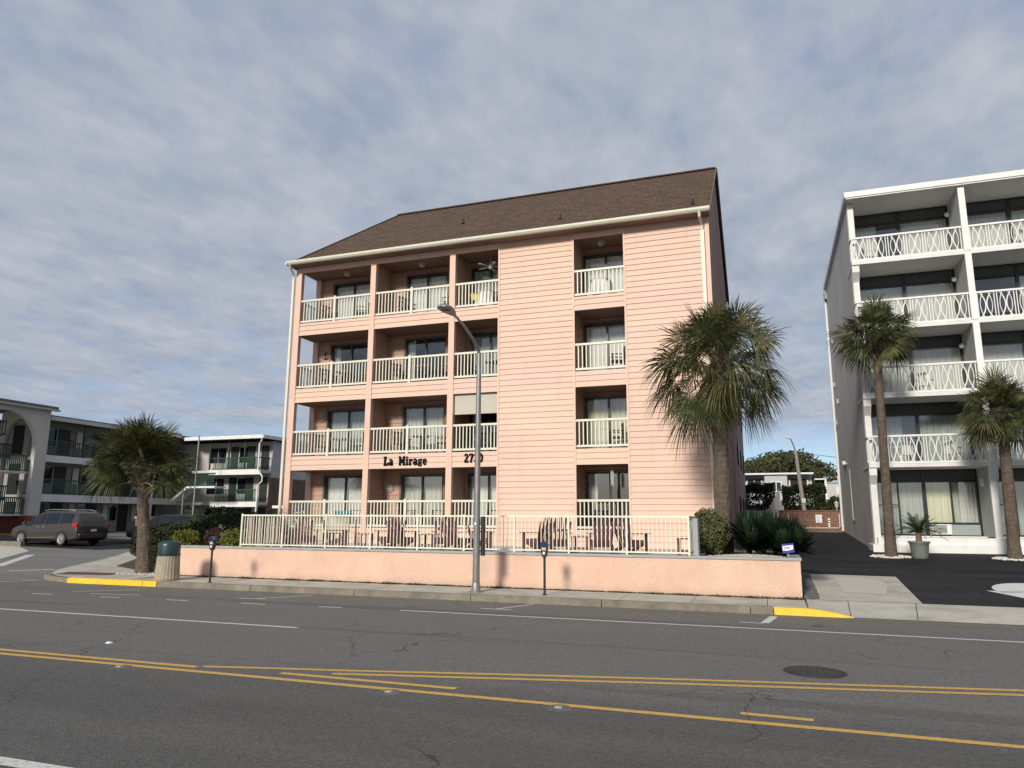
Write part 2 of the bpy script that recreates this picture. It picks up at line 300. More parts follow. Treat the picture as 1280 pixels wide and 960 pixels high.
# ------------------------------------------------------------------ mesh helpers
def wloc(p):
    v = Vector((0, 0, 0))
    while p is not None: v += p.location; p = p.parent
    return v
class MB:
    def __init__(s): s.v = []; s.f = []; s.m = []; s.cur = 0
    def q(s, *pts):
        k = len(s.v); s.v += [tuple(p) for p in pts]; s.f.append(tuple(range(k, k+len(pts)))); s.m.append(s.cur)
    def box(s, x0, x1, y0, y1, z0, z1):
        if x0 > x1: x0, x1 = x1, x0
        if y0 > y1: y0, y1 = y1, y0
        k = len(s.v); s.v += [(x, y, z) for z in (z0, z1) for y in (y0, y1) for x in (x0, x1)]
        for f in ((0, 2, 3, 1), (4, 5, 7, 6), (0, 1, 5, 4), (2, 6, 7, 3), (0, 4, 6, 2), (1, 3, 7, 5)): s.f.append(tuple(k+i for i in f)); s.m.append(s.cur)
        return s
    def hexa(s, p8):   # bottom 4 (ccw), top 4 (ccw)
        k = len(s.v); s.v += [tuple(p) for p in p8]
        for f in ((3, 2, 1, 0), (4, 5, 6, 7), (0, 1, 5, 4), (1, 2, 6, 5), (2, 3, 7, 6), (3, 0, 4, 7)): s.f.append(tuple(k+i for i in f)); s.m.append(s.cur)
    def bar(s, a, b, wd, hd, upv=(0, 0, 1)):
        a = Vector(a); b = Vector(b); d = (b-a).normalized(); u = Vector(upv)
        if abs(d.dot(u)) > .99: u = Vector((0, 1, 0))
        r = d.cross(u).normalized()*wd/2; u2 = r.cross(d).normalized()*hd/2
        s.hexa([a-r-u2, a+r-u2, a+r+u2, a-r+u2, b-r-u2, b+r-u2, b+r+u2, b-r+u2])
    def tube(s, pts, rad, n=8, cap=True):
        pts = [Vector(p) for p in pts]; rr = rad if isinstance(rad, (list, tuple)) else [rad]*len(pts)
        base = len(s.v); pr = None
        for i, p in enumerate(pts):
            d = (pts[min(i+1, len(pts)-1)]-pts[max(i-1, 0)]).normalized()
            if pr is None: a = d.orthogonal().normalized()
            else: a = (pr-d*pr.dot(d)).normalized()
            pr = a; b = d.cross(a)
            for k in range(n):
                t = 2*math.pi*k/n; s.v.append(tuple(p+(a*math.cos(t)+b*math.sin(t))*rr[i]))
        for i in range(len(pts)-1):
            for k in range(n):
                s.f.append((base+i*n+k, base+i*n+(k+1) % n, base+(i+1)*n+(k+1) % n, base+(i+1)*n+k)); s.m.append(s.cur)
        if cap:
            s.f.append(tuple(base+k for k in reversed(range(n)))); s.m.append(s.cur)
            s.f.append(tuple(base+(len(pts)-1)*n+k for k in range(n))); s.m.append(s.cur)
    def lathe(s, prof, cx=0, cy=0, n=20, wob=0, cap=True, squash=1.):
        base = len(s.v)
        for r, z in prof:
            for k in range(n):
                t = 2*math.pi*k/n; rr = r*(1+(wob*(noise.noise(Vector((math.cos(t)*2, math.sin(t)*2, z*6)))) if wob else 0))
                s.v.append((cx+rr*math.cos(t), cy+rr*math.sin(t)*squash, z))
        for i in range(len(prof)-1):
            for k in range(n):
                s.f.append((base+i*n+k, base+i*n+(k+1) % n, base+(i+1)*n+(k+1) % n, base+(i+1)*n+k)); s.m.append(s.cur)
        if cap:
            s.f.append(tuple(base+k for k in reversed(range(n)))); s.m.append(s.cur)
            s.f.append(tuple(base+(len(prof)-1)*n+k for k in range(n))); s.m.append(s.cur)
    def ball(s, c, r, n=12, m=8):
        s.lathe([(max(.001, r*math.sin(math.pi*i/m)), c[2]-r*math.cos(math.pi*i/m)) for i in range(m+1)], c[0], c[1], n)
    def prism(s, pts, lo, hi, axis='z'):
        k = len(s.v); n = len(pts)
        for h in (lo, hi):
            for a, b in pts: s.v.append({'z': (a, b, h), 'y': (a, h, b), 'x': (h, a, b)}[axis])
        s.f.append(tuple(k+i for i in reversed(range(n)))); s.f.append(tuple(k+n+i for i in range(n))); s.m += [s.cur]*2
        for i in range(n): s.f.append((k+i, k+(i+1) % n, k+n+(i+1) % n, k+n+i)); s.m.append(s.cur)
    def build(s, name, mats, parent=None, smooth=False, origin=None, bevel=0):
        if not isinstance(mats, (list, tuple)): mats = [mats]
        me = bpy.data.meshes.new(name)
        off = wloc(parent) if parent is not None else Vector((0, 0, 0))
        if origin is not None: off = Vector(origin)
        me.from_pydata([(x-off.x, y-off.y, z-off.z) for x, y, z in s.v], [], s.f)
        for m_ in mats: me.materials.append(m_)
        me.polygons.foreach_set('material_index', s.m)
        bm = bmesh.new(); bm.from_mesh(me)
        if len(s.f) < 60000: bmesh.ops.recalc_face_normals(bm, faces=bm.faces)
        if bevel:
            bmesh.ops.bevel(bm, geom=[e for e in bm.edges if len(e.link_faces) == 2 and e.calc_face_angle(0) > .6], offset=bevel, segments=2, affect='EDGES', profile=.5)
        bm.to_mesh(me); bm.free()
        if smooth: me.polygons.foreach_set('use_smooth', [True]*len(me.polygons)); me.set_sharp_from_angle(angle=R(35))
        o = bpy.data.objects.new(name, me); COL.objects.link(o)
        if parent is not None: o.parent = parent
        elif origin is not None: o.location = origin
        return o
def tag(o, label=None, cat=None, group=None, kind=None):
    if label: o['label'] = label
    if cat: o['category'] = cat
    if group: o['group'] = group
    if kind: o['kind'] = kind
    return o
def empty(name, loc=(0, 0, 0), label=None, cat=None, group=None):
    o = bpy.data.objects.new(name, None); COL.objects.link(o); o.location = loc; o.empty_display_size = .3
    return tag(o, label, cat, group)
def copy_tree(o, parent=None):
    c = o.copy(); COL.objects.link(c); c.parent = parent
    for ch in list(o.children): copy_tree(ch, c)
    return c
def struct(name, mb, m, smooth=False): return tag(mb.build(name, m, smooth=smooth), kind='structure')

# ------------------------------------------------------------------ terrain heights
def hR(y):
    if y < 15.9: return 0.
    if y < 17.68: return .14*(y-15.9)/1.78
    return min(1.2, .14+.044*(y-17.7))
def hL(x, y):
    return min(.75, max(0, .02*(y-15.9))+.012*max(0, -x-30)*min(1, max(0, y-15.9)/8))
def h(x, y):
    t = min(1, max(0, (x+17)/17.6)); return hL(x, y)*(1-t)+hR(y)*t
def sheet(poly, fn, off, step=1.5):
    bm = bmesh.new(); vs = [bm.verts.new((x, y, 0)) for x, y in poly]; bm.faces.new(vs)
    xs = [p[0] for p in poly]; ys = [p[1] for p in poly]
    for ax, (a, b) in ((0, (min(xs), max(xs))), (1, (min(ys), max(ys)))):
        k = math.ceil(a/step)*step
        while k < b:
            co = (k, 0, 0) if ax == 0 else (0, k, 0); no = (1, 0, 0) if ax == 0 else (0, 1, 0)
            bmesh.ops.bisect_plane(bm, geom=bm.verts[:]+bm.edges[:]+bm.faces[:], plane_co=co, plane_no=no, dist=1e-5); k += step
    mb = MB()
    bm.normal_update()
    flip = sum(f.normal.z for f in bm.faces) < 0
    for f in bm.faces:
        pts = [(v.co.x, v.co.y, fn(v.co.x, v.co.y)+off) for v in f.verts]
        if flip: pts.reverse()
        mb.q(*pts)
    bm.free(); return mb

# ground: one sheet to the horizon
xs = [-900, -400, -150, -80]+[-60+2*i for i in range(51)]+[60, 100, 200, 400, 900]
ys = [-900, -300, -60, 0, 8, 15.8, 15.9]+[16+1*i for i in range(50)]+[70, 80, 120, 300, 1500]
xs = sorted(set(xs)); mb = MB()
for i in range(len(xs)-1):
    for j in range(len(ys)-1):
        mb.q(*[(x, y, h(x, y)-.04) for x, y in ((xs[i], ys[j]), (xs[i+1], ys[j]), (xs[i+1], ys[j+1]), (xs[i], ys[j+1]))])
struct('ground', mb, M['soil'])
mb = MB(); mb.q((-300, -8, 0), (300, -8, 0), (300, 16.02, 0), (-300, 16.02, 0)); struct('road', mb, M['road'])
# side street and motel yard
struct('side_street', sheet([(-19, 15.93), (-20.5, 16.7), (-22.4, 18.9), (-25, 22.9), (-31, 29.8), (-40, 40), (-38, 70), (-90, 70), (-90, 15.93)], hL, .004), M['side'])
# painted lines
def strip(pts, wd, z=.004, m='ywline', name='yellow_line', dashes=None):
    mb = MB()
    for a, b in zip(pts, pts[1:]):
        a = Vector((a[0], a[1], z)); b = Vector((b[0], b[1], z)); d = (b-a).normalized(); r = Vector((-d.y, d.x, 0))*wd/2
        mb.q(a-r, b-r, b+r, a+r)
    return struct(name, mb, M[m])
strip([(-120, 7.52), (60, 7.54)], .105)
strip([(-120, 7.74), (-6.9, 7.745)], .105)
for o1, nm in ((.12, 0), (-.12, 0)):
    pts = [(-6.85, 7.80 if o1 > 0 else 7.70), (-6.0, 7.97+o1*.3), (-5.1, 8.10+o1*.85), (-3.2, 8.56+o1), (-1.1, 9.05+o1), (.7, 9.43+o1), (2.5, 9.81+o1), (6, 10.3+o1), (20, 10.6+o1), (60, 10.6+o1)]
    if o1 < 0: pts = pts[2:]
    strip(pts, .095)
strip([(-5.7, 7.81), (-3.39, 7.81)], .10); strip([(-.39, 7.83), (.27, 7.81)], .10)
strip([(-120, 11.0), (-7.75, 11.0)], .10, m='wline', name='white_lane_line')
strip([(-7.26, 13.78), (80, 13.80)], .10, m='wline', name='white_lane_line')
strip([(-40, 4.37), (-5.0, 4.37)], .14, m='wline', name='white_lane_line')
for a, b, wd in (((-17.1, 13.42), (-16.5, 13.45), .08), ((-14.95, 13.43), (-14.4, 13.5), .08), ((-13.1, 13.55), (-12.5, 13.56), .08), ((-11.05, 13.6), (-10.45, 13.62), .08), ((-9.15, 13.7), (-8.6, 13.74), .08),
                 ((-15.85, 13.95), (-14.4, 14.08), .07), ((-16.6, 14.1), (-15.5, 15.1), .07), ((-11.8, 14.42), (-11.1, 14.48), .07), ((-11.4, 14.45), (-10.6, 15.6), .07),
                 ((-5.85, 14.68), (-5.15, 14.68), .07), ((-5.5, 14.72), (-5.03, 15.8), .07), ((-.66, 14.52), (-.24, 14.50), .07), ((-.22, 14.56), (-.06, 15.6), .15)):
    strip([a, b], wd, m='wline', name='parking_stall_mark')
def strip_t(pts, wd, name, m='wline'):
    mb = MB()
    for a, b in zip(pts, pts[1:]):
        n_ = 8
        for i in range(n_):
            p = Vector(a).lerp(Vector(b), i/n_); q_ = Vector(a).lerp(Vector(b), (i+1)/n_); d = (q_-p).normalized(); r = Vector((-d.y, d.x))*wd/2
            mb.q(*[(v.x, v.y, hL(v.x, v.y)+.009) for v in (p-r, q_-r, q_+r, p+r)])
    struct(name, mb, M[m])
strip_t([(-26.5, 19.3), (-31, 24.0)], .35, 'stop_line'); strip_t([(-24.2, 18.0), (-22.6, 19.8)], .2, 'stop_line')
strip_t([(-21.3, 14.9), (-20.4, 16.1)], .12, 'stop_line')
# tan concrete pad left and its kerb, dark patch under the van
struct('concrete_pad', sheet([(-29, 20.8), (-33.2, 25.6), (-36.5, 27.6), (-50, 27.9), (-60, 18.5), (-40, 17)], hL, .012), M['conclight'])
struct('dark_ground_patch', sheet([(-36.4, 27.9), (-31.2, 27.6), (-29.6, 31.5), (-31, 36.0), (-46, 34.8), (-46, 28.1)], hL, .016), M['fresh'])  # dark sheet over the yard around the van
mb = MB(); mb.box(-43, -36.6, 27.7, 27.95, .3, .58); struct('kerb_island', mb, M['concdark'])

# kerb and sidewalk
def extr(pts, wd, z0, z1, inner=1, zf=None):
    mb = MB(); P = [Vector(p) for p in pts]; off = []
    for i, p in enumerate(P):
        d = (P[min(i+1, len(P)-1)]-P[max(i-1, 0)]).normalized(); off.append(p+Vector((-d.y, d.x))*wd*inner)
    for i in range(len(P)-1):
        a, b, c, e = P[i], P[i+1], off[i+1], off[i]
        za, zb = (z1, z1) if zf is None else (zf(a.x), zf(b.x))
        k = [hL(a.x, a.y), hL(b.x, b.y)]
        mb.hexa([(a.x, a.y, z0+k[0]), (b.x, b.y, z0+k[1]), (c.x, c.y, z0+k[1]), (e.x, e.y, z0+k[0]), (a.x, a.y+.02, za+k[0]), (b.x, b.y+.02, zb+k[1]), (c.x, c.y, zb+k[1]), (e.x, e.y, za+k[0])])
    return mb
corner = [(-30.5, 29.2), (-27.6, 25.8), (-25.2, 22.9), (-23.9, 20.9), (-22.7, 18.9), (-21.8, 17.6), (-20.8, 16.6), (-19.9, 16.1), (-19.0, 15.9)]
struct('kerb', extr(corner, .16, -.05, .13), M['concdark'])
mb = extr([(-19.0, 15.9), (-17.6, 15.9), (-16.26, 15.9)], .16, -.05, .14); struct('yellow_kerb', mb, M['yellow'])
mb = extr([(-16.24, 15.9), (-15.77, 15.9)], .16, -.05, .14); struct('yellow_kerb', mb, M['yellow'])
mb = MB(); x = -15.75
while x < -.1:
    x1 = min(x+3.05, -.06); mb.hexa([(x+.008, 15.9, -.05), (x1-.008, 15.9, -.05), (x1-.008, 16.06, -.05), (x+.008, 16.06, -.05), (x+.008, 15.925, .14), (x1-.008, 15.925, .14), (x1-.008, 16.06, .142), (x+.008, 16.06, .142)]); x += 3.05
struct('kerb', mb, M['concdark'])
zf = lambda x: .14 if x < .55 else max(.01, .14-.13*((x-.55)/.85)**1.5)
struct('yellow_kerb', extr([(-.05, 15.9), (.55, 15.9), (.8, 15.9), (1.0, 15.9), (1.2, 15.9), (1.4, 15.93)], .16, -.05, .14, zf=zf), M['yellow'])
mb = MB(); x = -16.9                                            # sidewalk flags with joints
while x < .55:
    x1 = min(x+1.52, .58); zz_ = lambda x_: .14 if x_ < .3 else .12
    mb.box(x+.006, x1-.006, 16.066, 17.72, .0, .138); x += 1.52
struct('sidewalk', mb, M['concrete'])
struct('sidewalk_corner', sheet([(-16.9, 16.066), (-19.0, 16.066), (-19.8, 16.25), (-20.7, 16.75), (-21.65, 17.7), (-22.55, 19.0), (-23.75, 21.0), (-25.05, 23.0), (-27.4, 25.9), (-26.6, 26.3), (-23.4, 22.6), (-21.0, 19.4), (-19.0, 18.9), (-16.9, 18.9)], hL, .136), M['concrete'])
mb = sheet([(-20.3, 16.6), (-18.55, 16.9), (-18.65, 17.5), (-20.7, 17.35)], hL, .142, .3); struct('tactile_paving', mb, M['pad'])
# hedge bed soil on the left
mb = sheet([(-26.6, 26.3), (-23.4, 22.6), (-21.0, 19.4), (-19.0, 18.4), (-17.1, 18.4), (-17.1, 26.3)], hL, .152, 1.5); struct('planting_bed', mb, M['mulch'])
# right side apron + driveway
fR = lambda x, y: hR(y)
struct('driveway_apron', sheet([(.62, 16.066), (1.4, 15.94), (60, 15.94), (60, 17.69), (.62, 17.69)], fR, .004, .9), M['concrete'])
struct('driveway_concrete', sheet([(.62, 17.70), (2.88, 17.70), (3.08, 22.55), (.92, 22.7)], fR, .004, .9), M['concrete'])
struct('driveway_slab', sheet([(1.5, 19.0), (2.36, 18.95), (2.62, 20.6), (2.56, 21.9), (1.5, 22.0)], fR, .010, .9), M['conclight'])
struct('driveway', sheet([(2.88, 17.70), (60, 17.70), (60, 60), (-1.0, 60), (-1.0, 24.0), (.62, 24.0), (.62, 22.6), (.92, 22.71), (3.08, 22.56)], fR, .005, 1.5), M['fresh'])
def jt(a, b, wd=.02, name='joint'):
    mb = MB(); a = Vector(a); b = Vector(b); n_ = 6
    for i in range(n_):
        p = a.lerp(b, i/n_); q_ = a.lerp(b, (i+1)/n_); d = (q_-p).normalized(); r = Vector((-d.y, d.x))*wd/2
        mb.q(*[(v.x, v.y, hR(v.y)+.0085) for v in (p-r, q_-r, q_+r, p+r)])
    return struct('pavement_joint', mb, M['pebbled'])
jt((1.35, 16.0), (1.45, 17.7)); jt((2.5, 16.0), (2.75, 17.7)); jt((.75, 17.7), (2.85, 17.72)); jt((5.2, 16), (5.5, 17.7))
# white turning arrow on the driveway
mb = MB()
c = Vector((5.88, 20.3)); outer = []; inner = []
for i in range(15):
    t = R(200-i*13); outer.append((c.x+1.05*math.cos(t), c.y+1.55*math.sin(t))); inner.append((c.x+.42*math.cos(t), c.y+.52*math.sin(t)))
for i in range(14):
    mb.q(*[(x, y, hR(y)+.012) for x, y in (outer[i], outer[i+1], inner[i+1], inner[i])])
mb.q(*[(x, y, hR(y)+.012) for x, y in ((4.62, 20.15), (5.85, 20.25), (5.4, 18.3))])
struct('painted_arrow', mb, M['whitet'])
# gravel strip right of the wall
def pebbles(area, n, z, r0, r1):
    mb = MB(); k = 0
    while k < n:
        x, y = area(random.random(), random.random()); r = random.uniform(r0, r1); zz_ = z(x, y); k += 1
        mb.lathe([(r*.5, zz_-.01), (r, zz_+r*.35), (r*.75, zz_+r*.8), (r*.1, zz_+r*.95)], x, y, 5)
    return mb
tag(pebbles(lambda a, b: (.62+a*.26, 17.75+b*4.9), 420, lambda x, y: hR(y), .03, .06).build('gravel', M['pebbled']), 'dark gravel strip along the end of the pink retaining wall', 'gravel', kind='stuff')
# road furniture flush in the asphalt
mb = MB(); mb.lathe([(.37, .002), (.37, .006), (.345, .010), (.34, .004), (.32, .004), (.315, .012)], .40, 10.2, 36)
for i in range(-4, 5):
    for j in range(-4, 5):
        if i*i+j*j < 17: mb.box(.40+i*.065-.02, .40+i*.065+.02, 10.2+j*.065-.02, 10.2+j*.065+.02, .0125, .017)
tag(mb.build('manhole_cover', M['iron'], origin=(.40, 10.2, 0)), 'round dark iron manhole cover in the road beside the yellow lines', 'manhole cover')
def marker(x, y, lab):
    r = empty('road_marker', (x, y, 0), lab, 'road marker', 'reflective markers along the yellow line')
    mb = MB(); mb.lathe([(.14, .002), (.13, .007), (.02, .008)], x, y, 16); mb.build('base', M['pebbled'], r)
    mb = MB(); mb.hexa([(x-.04, y-.04, .009), (x+.04, y-.04, .009), (x+.04, y+.04, .009), (x-.04, y+.04, .009), (x-.03, y-.03, .02), (x+.03, y-.03, .02), (x+.03, y+.03, .02), (x-.03, y+.03, .02)]); mb.build('reflector', mat('faded_reflector', (.33, .27, .17), .6), r)
marker(-7.79, 7.40, 'small road reflector below the double yellow line at the left of the photo')
marker(-4.0, 7.40, 'small pale road reflector just below the yellow line where the lines begin to split')
marker(-2.1, 7.40, 'small pale road reflector beside the crack crossing the single yellow line')

# ------------------------------------------------------------------ patio and retaining wall
r = empty('retaining_wall', (-8, 17.8, .1), 'low pink stucco retaining wall with grey cap along the sidewalk', 'wall')
mb = MB(); mb.box(-16.95, .55, 17.72, 17.94, -.02, .96); mb.box(.33, .55, 17.94, 23.9, .1, .96); mb.box(-16.95, -16.75, 17.94, 18.5, .1, .96); mb.build('wall', M['stucco'], r)
mb = MB(); mb.box(-16.98, .58, 17.69, 17.97, .962, 1.02); mb.box(.30, .58, 17.972, 23.9, .962, 1.02); mb.build('cap', M['cap'], r, bevel=.008)
mb = MB(); mb.box(-16.6, .30, 17.96, 24.0, .2, .93); struct('patio', mb, M['conclight'])
# moss and grass at the foot of the wall
mb = MB()
for i in range(7000):
    x = random.uniform(-16.9, .55); a = abs(noise.noise(Vector((x*1.3, 0, 0))))+.25; y = 17.715-random.random()*.13*a*1.8; hh = random.uniform(.02, .07)*(a+.3); d = random.uniform(-.02, .02)
    mb.q((x-.008, y, .137), (x+.008, y, .137), (x+d, y-.01, .14+hh))
tag(mb.build('grass', M['leafd']), 'thin line of moss and grass at the foot of the pink wall', 'grass', kind='stuff')
# patio fence
pf = empty('patio_fence', (-8, 17.85, 1.02), 'long cream metal picket fence on top of the pink retaining wall', 'fence')
FX = [-14.68, -13.25, -11.81, -10.38, -8.95, -7.6, -6.21, -4.78, -3.33, -1.86]
for a in FX:
    mb = MB(); mb.box(a-.022, a+.022, 17.825, 17.87, 1.02, 1.96); mb.build('post', M['fence'], pf)
for a, b in zip(FX, FX[1:]):
    mb = MB(); mb.box(a+.023, b-.023, 17.83, 17.865, 1.895, 1.935); mb.box(a+.023, b-.023, 17.83, 17.865, 1.06, 1.095)
    n_ = 14
    for i in range(1, n_): x = a+(b-a)*i/n_; mb.box(x-.009, x+.009, 17.839, 17.857, 1.095, 1.895)
    mb.build('picket_panel', M['fence'], pf)
for xx, lab in ((-14.68, 0), (-1.86, 1)):
    for j in range(4):
        y0 = 17.87+j*1.45; y1 = y0+1.43; mb = MB(); mb.box(xx-.02, xx+.02, y0, y1, 1.895, 1.935); mb.box(xx-.02, xx+.02, y0, y1, 1.06, 1.095)
        for i in range(1, 14): y = y0+(y1-y0)*i/14; mb.box(xx-.009, xx+.009, y-.009, y+.009, 1.095, 1.895)
        mb.box(xx-.021, xx+.021, y1-.02, y1+.022, .93, 1.95); mb.build('picket_panel', M['fence'], pf)
    if lab: break
mb = MB(); mb.box(-1.78, -1.66, 17.98, 18.4, .93, 1.88); tag(mb.build('utility_box', M['cap'], origin=(-1.72, 18.2, .93), bevel=.01), 'plain grey upright utility box at the right end of the patio fence', 'utility box')
mb = MB(); mb.box(-1.6, .28, 17.98, 22, .93, .955); struct('planter_soil', mb, M['mulch'])
tag(pebbles(lambda a, b: (-1.55+a*1.8, 17.99+b*.9), 900, lambda x, y: .955+.05*math.sin(max(0, (x+1.5))*1.7), .02, .045).build('gravel', M['pebble']), 'pale pebbles covering the planter on top of the pink wall', 'gravel', kind='stuff')
tag(pebbles(lambda a, b: (-18.6+a*1.7, 17.2+b*1.3), 500, lambda x, y: .15, .03, .06).build('gravel', M['pebble']), 'pale rubble around the foot of the palm behind the trash can', 'gravel', kind='stuff')

# ------------------------------------------------------------------ pink building
B = empty('pink_building', (-9.6, 24, .93), 'four storey pink sided apartment building with brown shingle roof', 'building')
XL, XR, YF, YB, YBK = -17.75, -1.45, 24.0, 25.3, 34.4
CE = [3.66, 6.33, 9.07, 11.72]; DK = [1.5, 4.2, 6.88, 9.57]; RB = [1.54, 4.255, 6.93, 9.62]; RT = [2.5, 5.21, 7.88, 10.56]
def lap(mb, ax, a0, a1, z0, z1, c, nrm, holes=(), bd=.2, th=.026, phase=.93):
    # lap siding: every board a sloped face with a small underside; ax 'x' runs along X at Y=c, ax 'y' along Y at X=c
    k = math.floor((z0-phase)/bd)
    while phase+k*bd < z1-1e-4:
        b0 = max(z0, phase+k*bd); b1 = min(z1, phase+(k+1)*bd); k += 1
        if b1-b0 < .004: continue
        iv = [(a0, a1)]
        zs = [b0, b1]
        for (h0, h1, g0, g1) in holes:
            for g in (g0, g1):
                if b0+1e-4 < g < b1-1e-4: zs.append(g)
        zs.sort()
        for s0, s1 in zip(zs, zs[1:]):
            iv = [(a0, a1)]; mid = (s0+s1)/2
            for (h0, h1, g0, g1) in holes:
                if g0 < mid < g1:
                    nv = []
                    for p, q_ in iv:
                        if h1 <= p or h0 >= q_: nv.append((p, q_)); continue
                        if h0 > p: nv.append((p, h0))
                        if h1 < q_: nv.append((h1, q_))
                    iv = nv
            fr0 = phase+(k-1)*bd
            o0 = th*(1-(s0-fr0)/bd); o1 = th*(1-(s1-fr0)/bd)
            for p, q_ in iv:
                if ax == 'x':
                    mb.q((p, c+nrm*o0, s0), (q_, c+nrm*o0, s0), (q_, c+nrm*o1, s1), (p, c+nrm*o1, s1)); mb.q((p, c, s0), (q_, c, s0), (q_, c+nrm*o0, s0), (p, c+nrm*o0, s0))
                else:
                    mb.q((c+nrm*o0, p, s0), (c+nrm*o0, q_, s0), (c+nrm*o1, q_, s1), (c+nrm*o1, p, s1)); mb.q((c, p, s0), (c, q_, s0), (c+nrm*o0, q_, s0), (c+nrm*o0, p, s0))
# front siding
mb = MB()
lap(mb, 'x', -8.95, -6.17, .93, 11.98, YF, -1); lap(mb, 'x', -4.33, -1.62, .93, 11.98, YF, -1)
lap(mb, 'x', -17.6, -8.95, .93, DK[0], YF, -1); lap(mb, 'x', -6.17, -4.33, .93, DK[0], YF, -1)
for k in range(3):
    lap(mb, 'x', -17.6, -8.95, CE[k], DK[k+1], YF, -1, phase=CE[k]); lap(mb, 'x', -6.17, -4.33, CE[k], DK[k+1], YF, -1, phase=CE[k])
mb.build('front_siding', M['pink'], B)
# wall body behind the siding (thickness)
mb = MB()
mb.box(-8.95, -6.17, YF+.001, YF+.15, .93, 11.98); mb.box(-4.33, -1.5, YF+.001, YF+.15, .93, 11.98); mb.box(-17.6, -8.95, YF+.003, YF+.15, .93, DK[0]-.002); mb.box(-6.169, -4.331, YF+.003, YF+.15, .93, DK[0]-.002)
mb.build('wall_core', M['pinktrim'], B)
# balcony decks
for k in range(4):
    for (a, b) in ((-17.7, -8.96), (-6.16, -4.34)):
        mb = MB()
        if k: mb.box(a, b, YF+.004, YB-.002, CE[k-1]+.002, DK[k]-.003)
        else: mb.box(a, b, YF+.155, YB-.002, .93, DK[0]-.003)
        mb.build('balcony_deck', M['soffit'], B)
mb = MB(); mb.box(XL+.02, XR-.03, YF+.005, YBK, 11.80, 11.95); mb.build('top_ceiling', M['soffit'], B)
mb = MB(); mb.box(-17.6, -8.951, YF-.03, YF+.02, 11.72, 11.94); mb.box(-6.17, -4.33, YF-.028, YF+.02, 11.72, 11.94); mb.build('beam', M['pinktrim'], B)
# posts
for (a, b) in ((-17.86, -17.6), (-14.38, -14.15), (-10.97, -10.74)):
    mb = MB(); mb.box(a, b, YF-.045, YF+.14, .93, 11.93); mb.build('front_post', M['pinktrim'], B)
mb = MB(); mb.box(-17.72, -17.5, YB-.14, YB-.002, .93, 11.79); mb.build('rear_post', M['pinktrim'], B)
for a in (-8.98, -6.17, -4.33):
    mb = MB(); mb.box(a-.035, a+.035, YF-.034, YF-.0005, .93, 11.93); mb.build('trim_board', M['pinktrim'], B)
mb = MB(); mb.box(-1.62, -1.44, YF-.036, YF+.12, .93, 11.93); mb.build('corner_board', M['pinktrim'], B)
# partitions and recess sides
for xa, xb in ((-14.33, -14.2), (-10.92, -10.79)):
    mb = MB(); lap(mb, 'y', YF+.14, YB, .93, 11.79, xb, 1); lap(mb, 'y', YF+.14, YB, .93, 11.79, xa, -1); mb.box(xa+.001, xb-.001, YF+.145, YB, .93, 11.78); mb.build('partition', M['pinkshade'], B)
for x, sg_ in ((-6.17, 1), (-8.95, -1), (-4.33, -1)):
    mb = MB(); lap(mb, 'y', YF+.14, YB, .93, 11.79, x, sg_); mb.build('recess_siding', M['pinkshade'], B)
# back wall of the balconies with door openings
DOORS = [(-16.9, -14.98), (-13.44, -11.66), (-10.62, -9.02), (-6.10, -4.42)]
holes = [(a, b, DK[k]+.02, CE[k]-.17) for k in range(4) for a, b in DOORS]
mb = MB(); lap(mb, 'x', XL, -4.33, .93, 11.79, YB, -1, holes=holes); mb.build('balcony_back_siding', M['pinkshade'], B)
# left, right and rear walls, gable
mb = MB(); lap(mb, 'y', YB, YBK, .9, 11.95, XL, -1); mb.build('left_siding', M['pink'], B)
mb = MB(); mb.box(XR-.15, XR+.02, YF+.125, YBK, .6, 12.0)
mb.prism([(23.62, 12.002), (34.38, 12.002), (29, 16.02)], XR-.1, XR+.02, 'x')
y = YF+.35
while y < YBK:                                              # thin vertical battens over the board joints
    mb.box(XR+.021, XR+.032, y, y+.03, .6, min(12.0+(y-23.7)*.745, 12.0+(34.3-y)*.745)-.1); y += .61
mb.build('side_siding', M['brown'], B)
mb = MB(); mb.box(XL+.02, XR, YBK, YBK+.1, .6, 12.0); mb.build('rear_wall', M['pinktrim'], B)
# lower rear wing
mb = MB(); mb.box(XL+1, XR-.001, YBK+.11, 49.0, .6, 9.0); mb.build('rear_wing', M['brown'], B)
mb = MB(); mb.box(XL+.8, XR+.15, YBK+.11, 49.2, 9.002, 9.2); mb.build('rear_wing_roof', M['roofgrey'], B)
for y in (38.5, 42.5, 46.2):
    for z in (1.9, 4.6, 7.2):
        mb = MB(); mb.box(XR+.03, XR+.07, y, y+.9, z, z+1.1); mb.build('side_window', M['black'], B)
# roof
RX = -16.05; RZ = 16.1; e = 12.03
A1, A2, A3, A4 = (-17.93, 23.5, e), (-1.37, 23.5, e), (-1.37, 34.5, e), (-17.93, 34.5, e); P1, P2 = (RX, 29, RZ), (-1.37, 29, RZ)
mb = MB(); mb.q(A1, A2, P2, P1); mb.q(A3, A4, P1, P2); mb.q(A4, A1, P1)
d = lambda p: (p[0], p[1], p[2]-.07)
mb.q(d(A1), d(P1), d(P2), d(A2)); mb.q(d(A3), d(P2), d(P1), d(A4)); mb.q(d(A4), d(P1), d(A1)); mb.q(A2, d(A2), d(P2), P2); mb.q(P2, d(P2), d(A3), A3); mb.q(A1, d(A1), d(A2), A2); mb.q(A4, d(A4), d(A1), A1); mb.q(A3, d(A3), d(A4), A4)
roof = mb.build('roof', M['shingle'], B)
mb = MB(); mb.bar((RX, 29, RZ+.01), (-1.36, 29, RZ+.01), .22, .05); mb.bar((-17.9, 23.52, e+.02), (RX, 29, RZ+.01), .2, .04); mb.build('ridge_cap', mat('ridge_brown', (.07, .045, .035), .9, var=.2), roof)
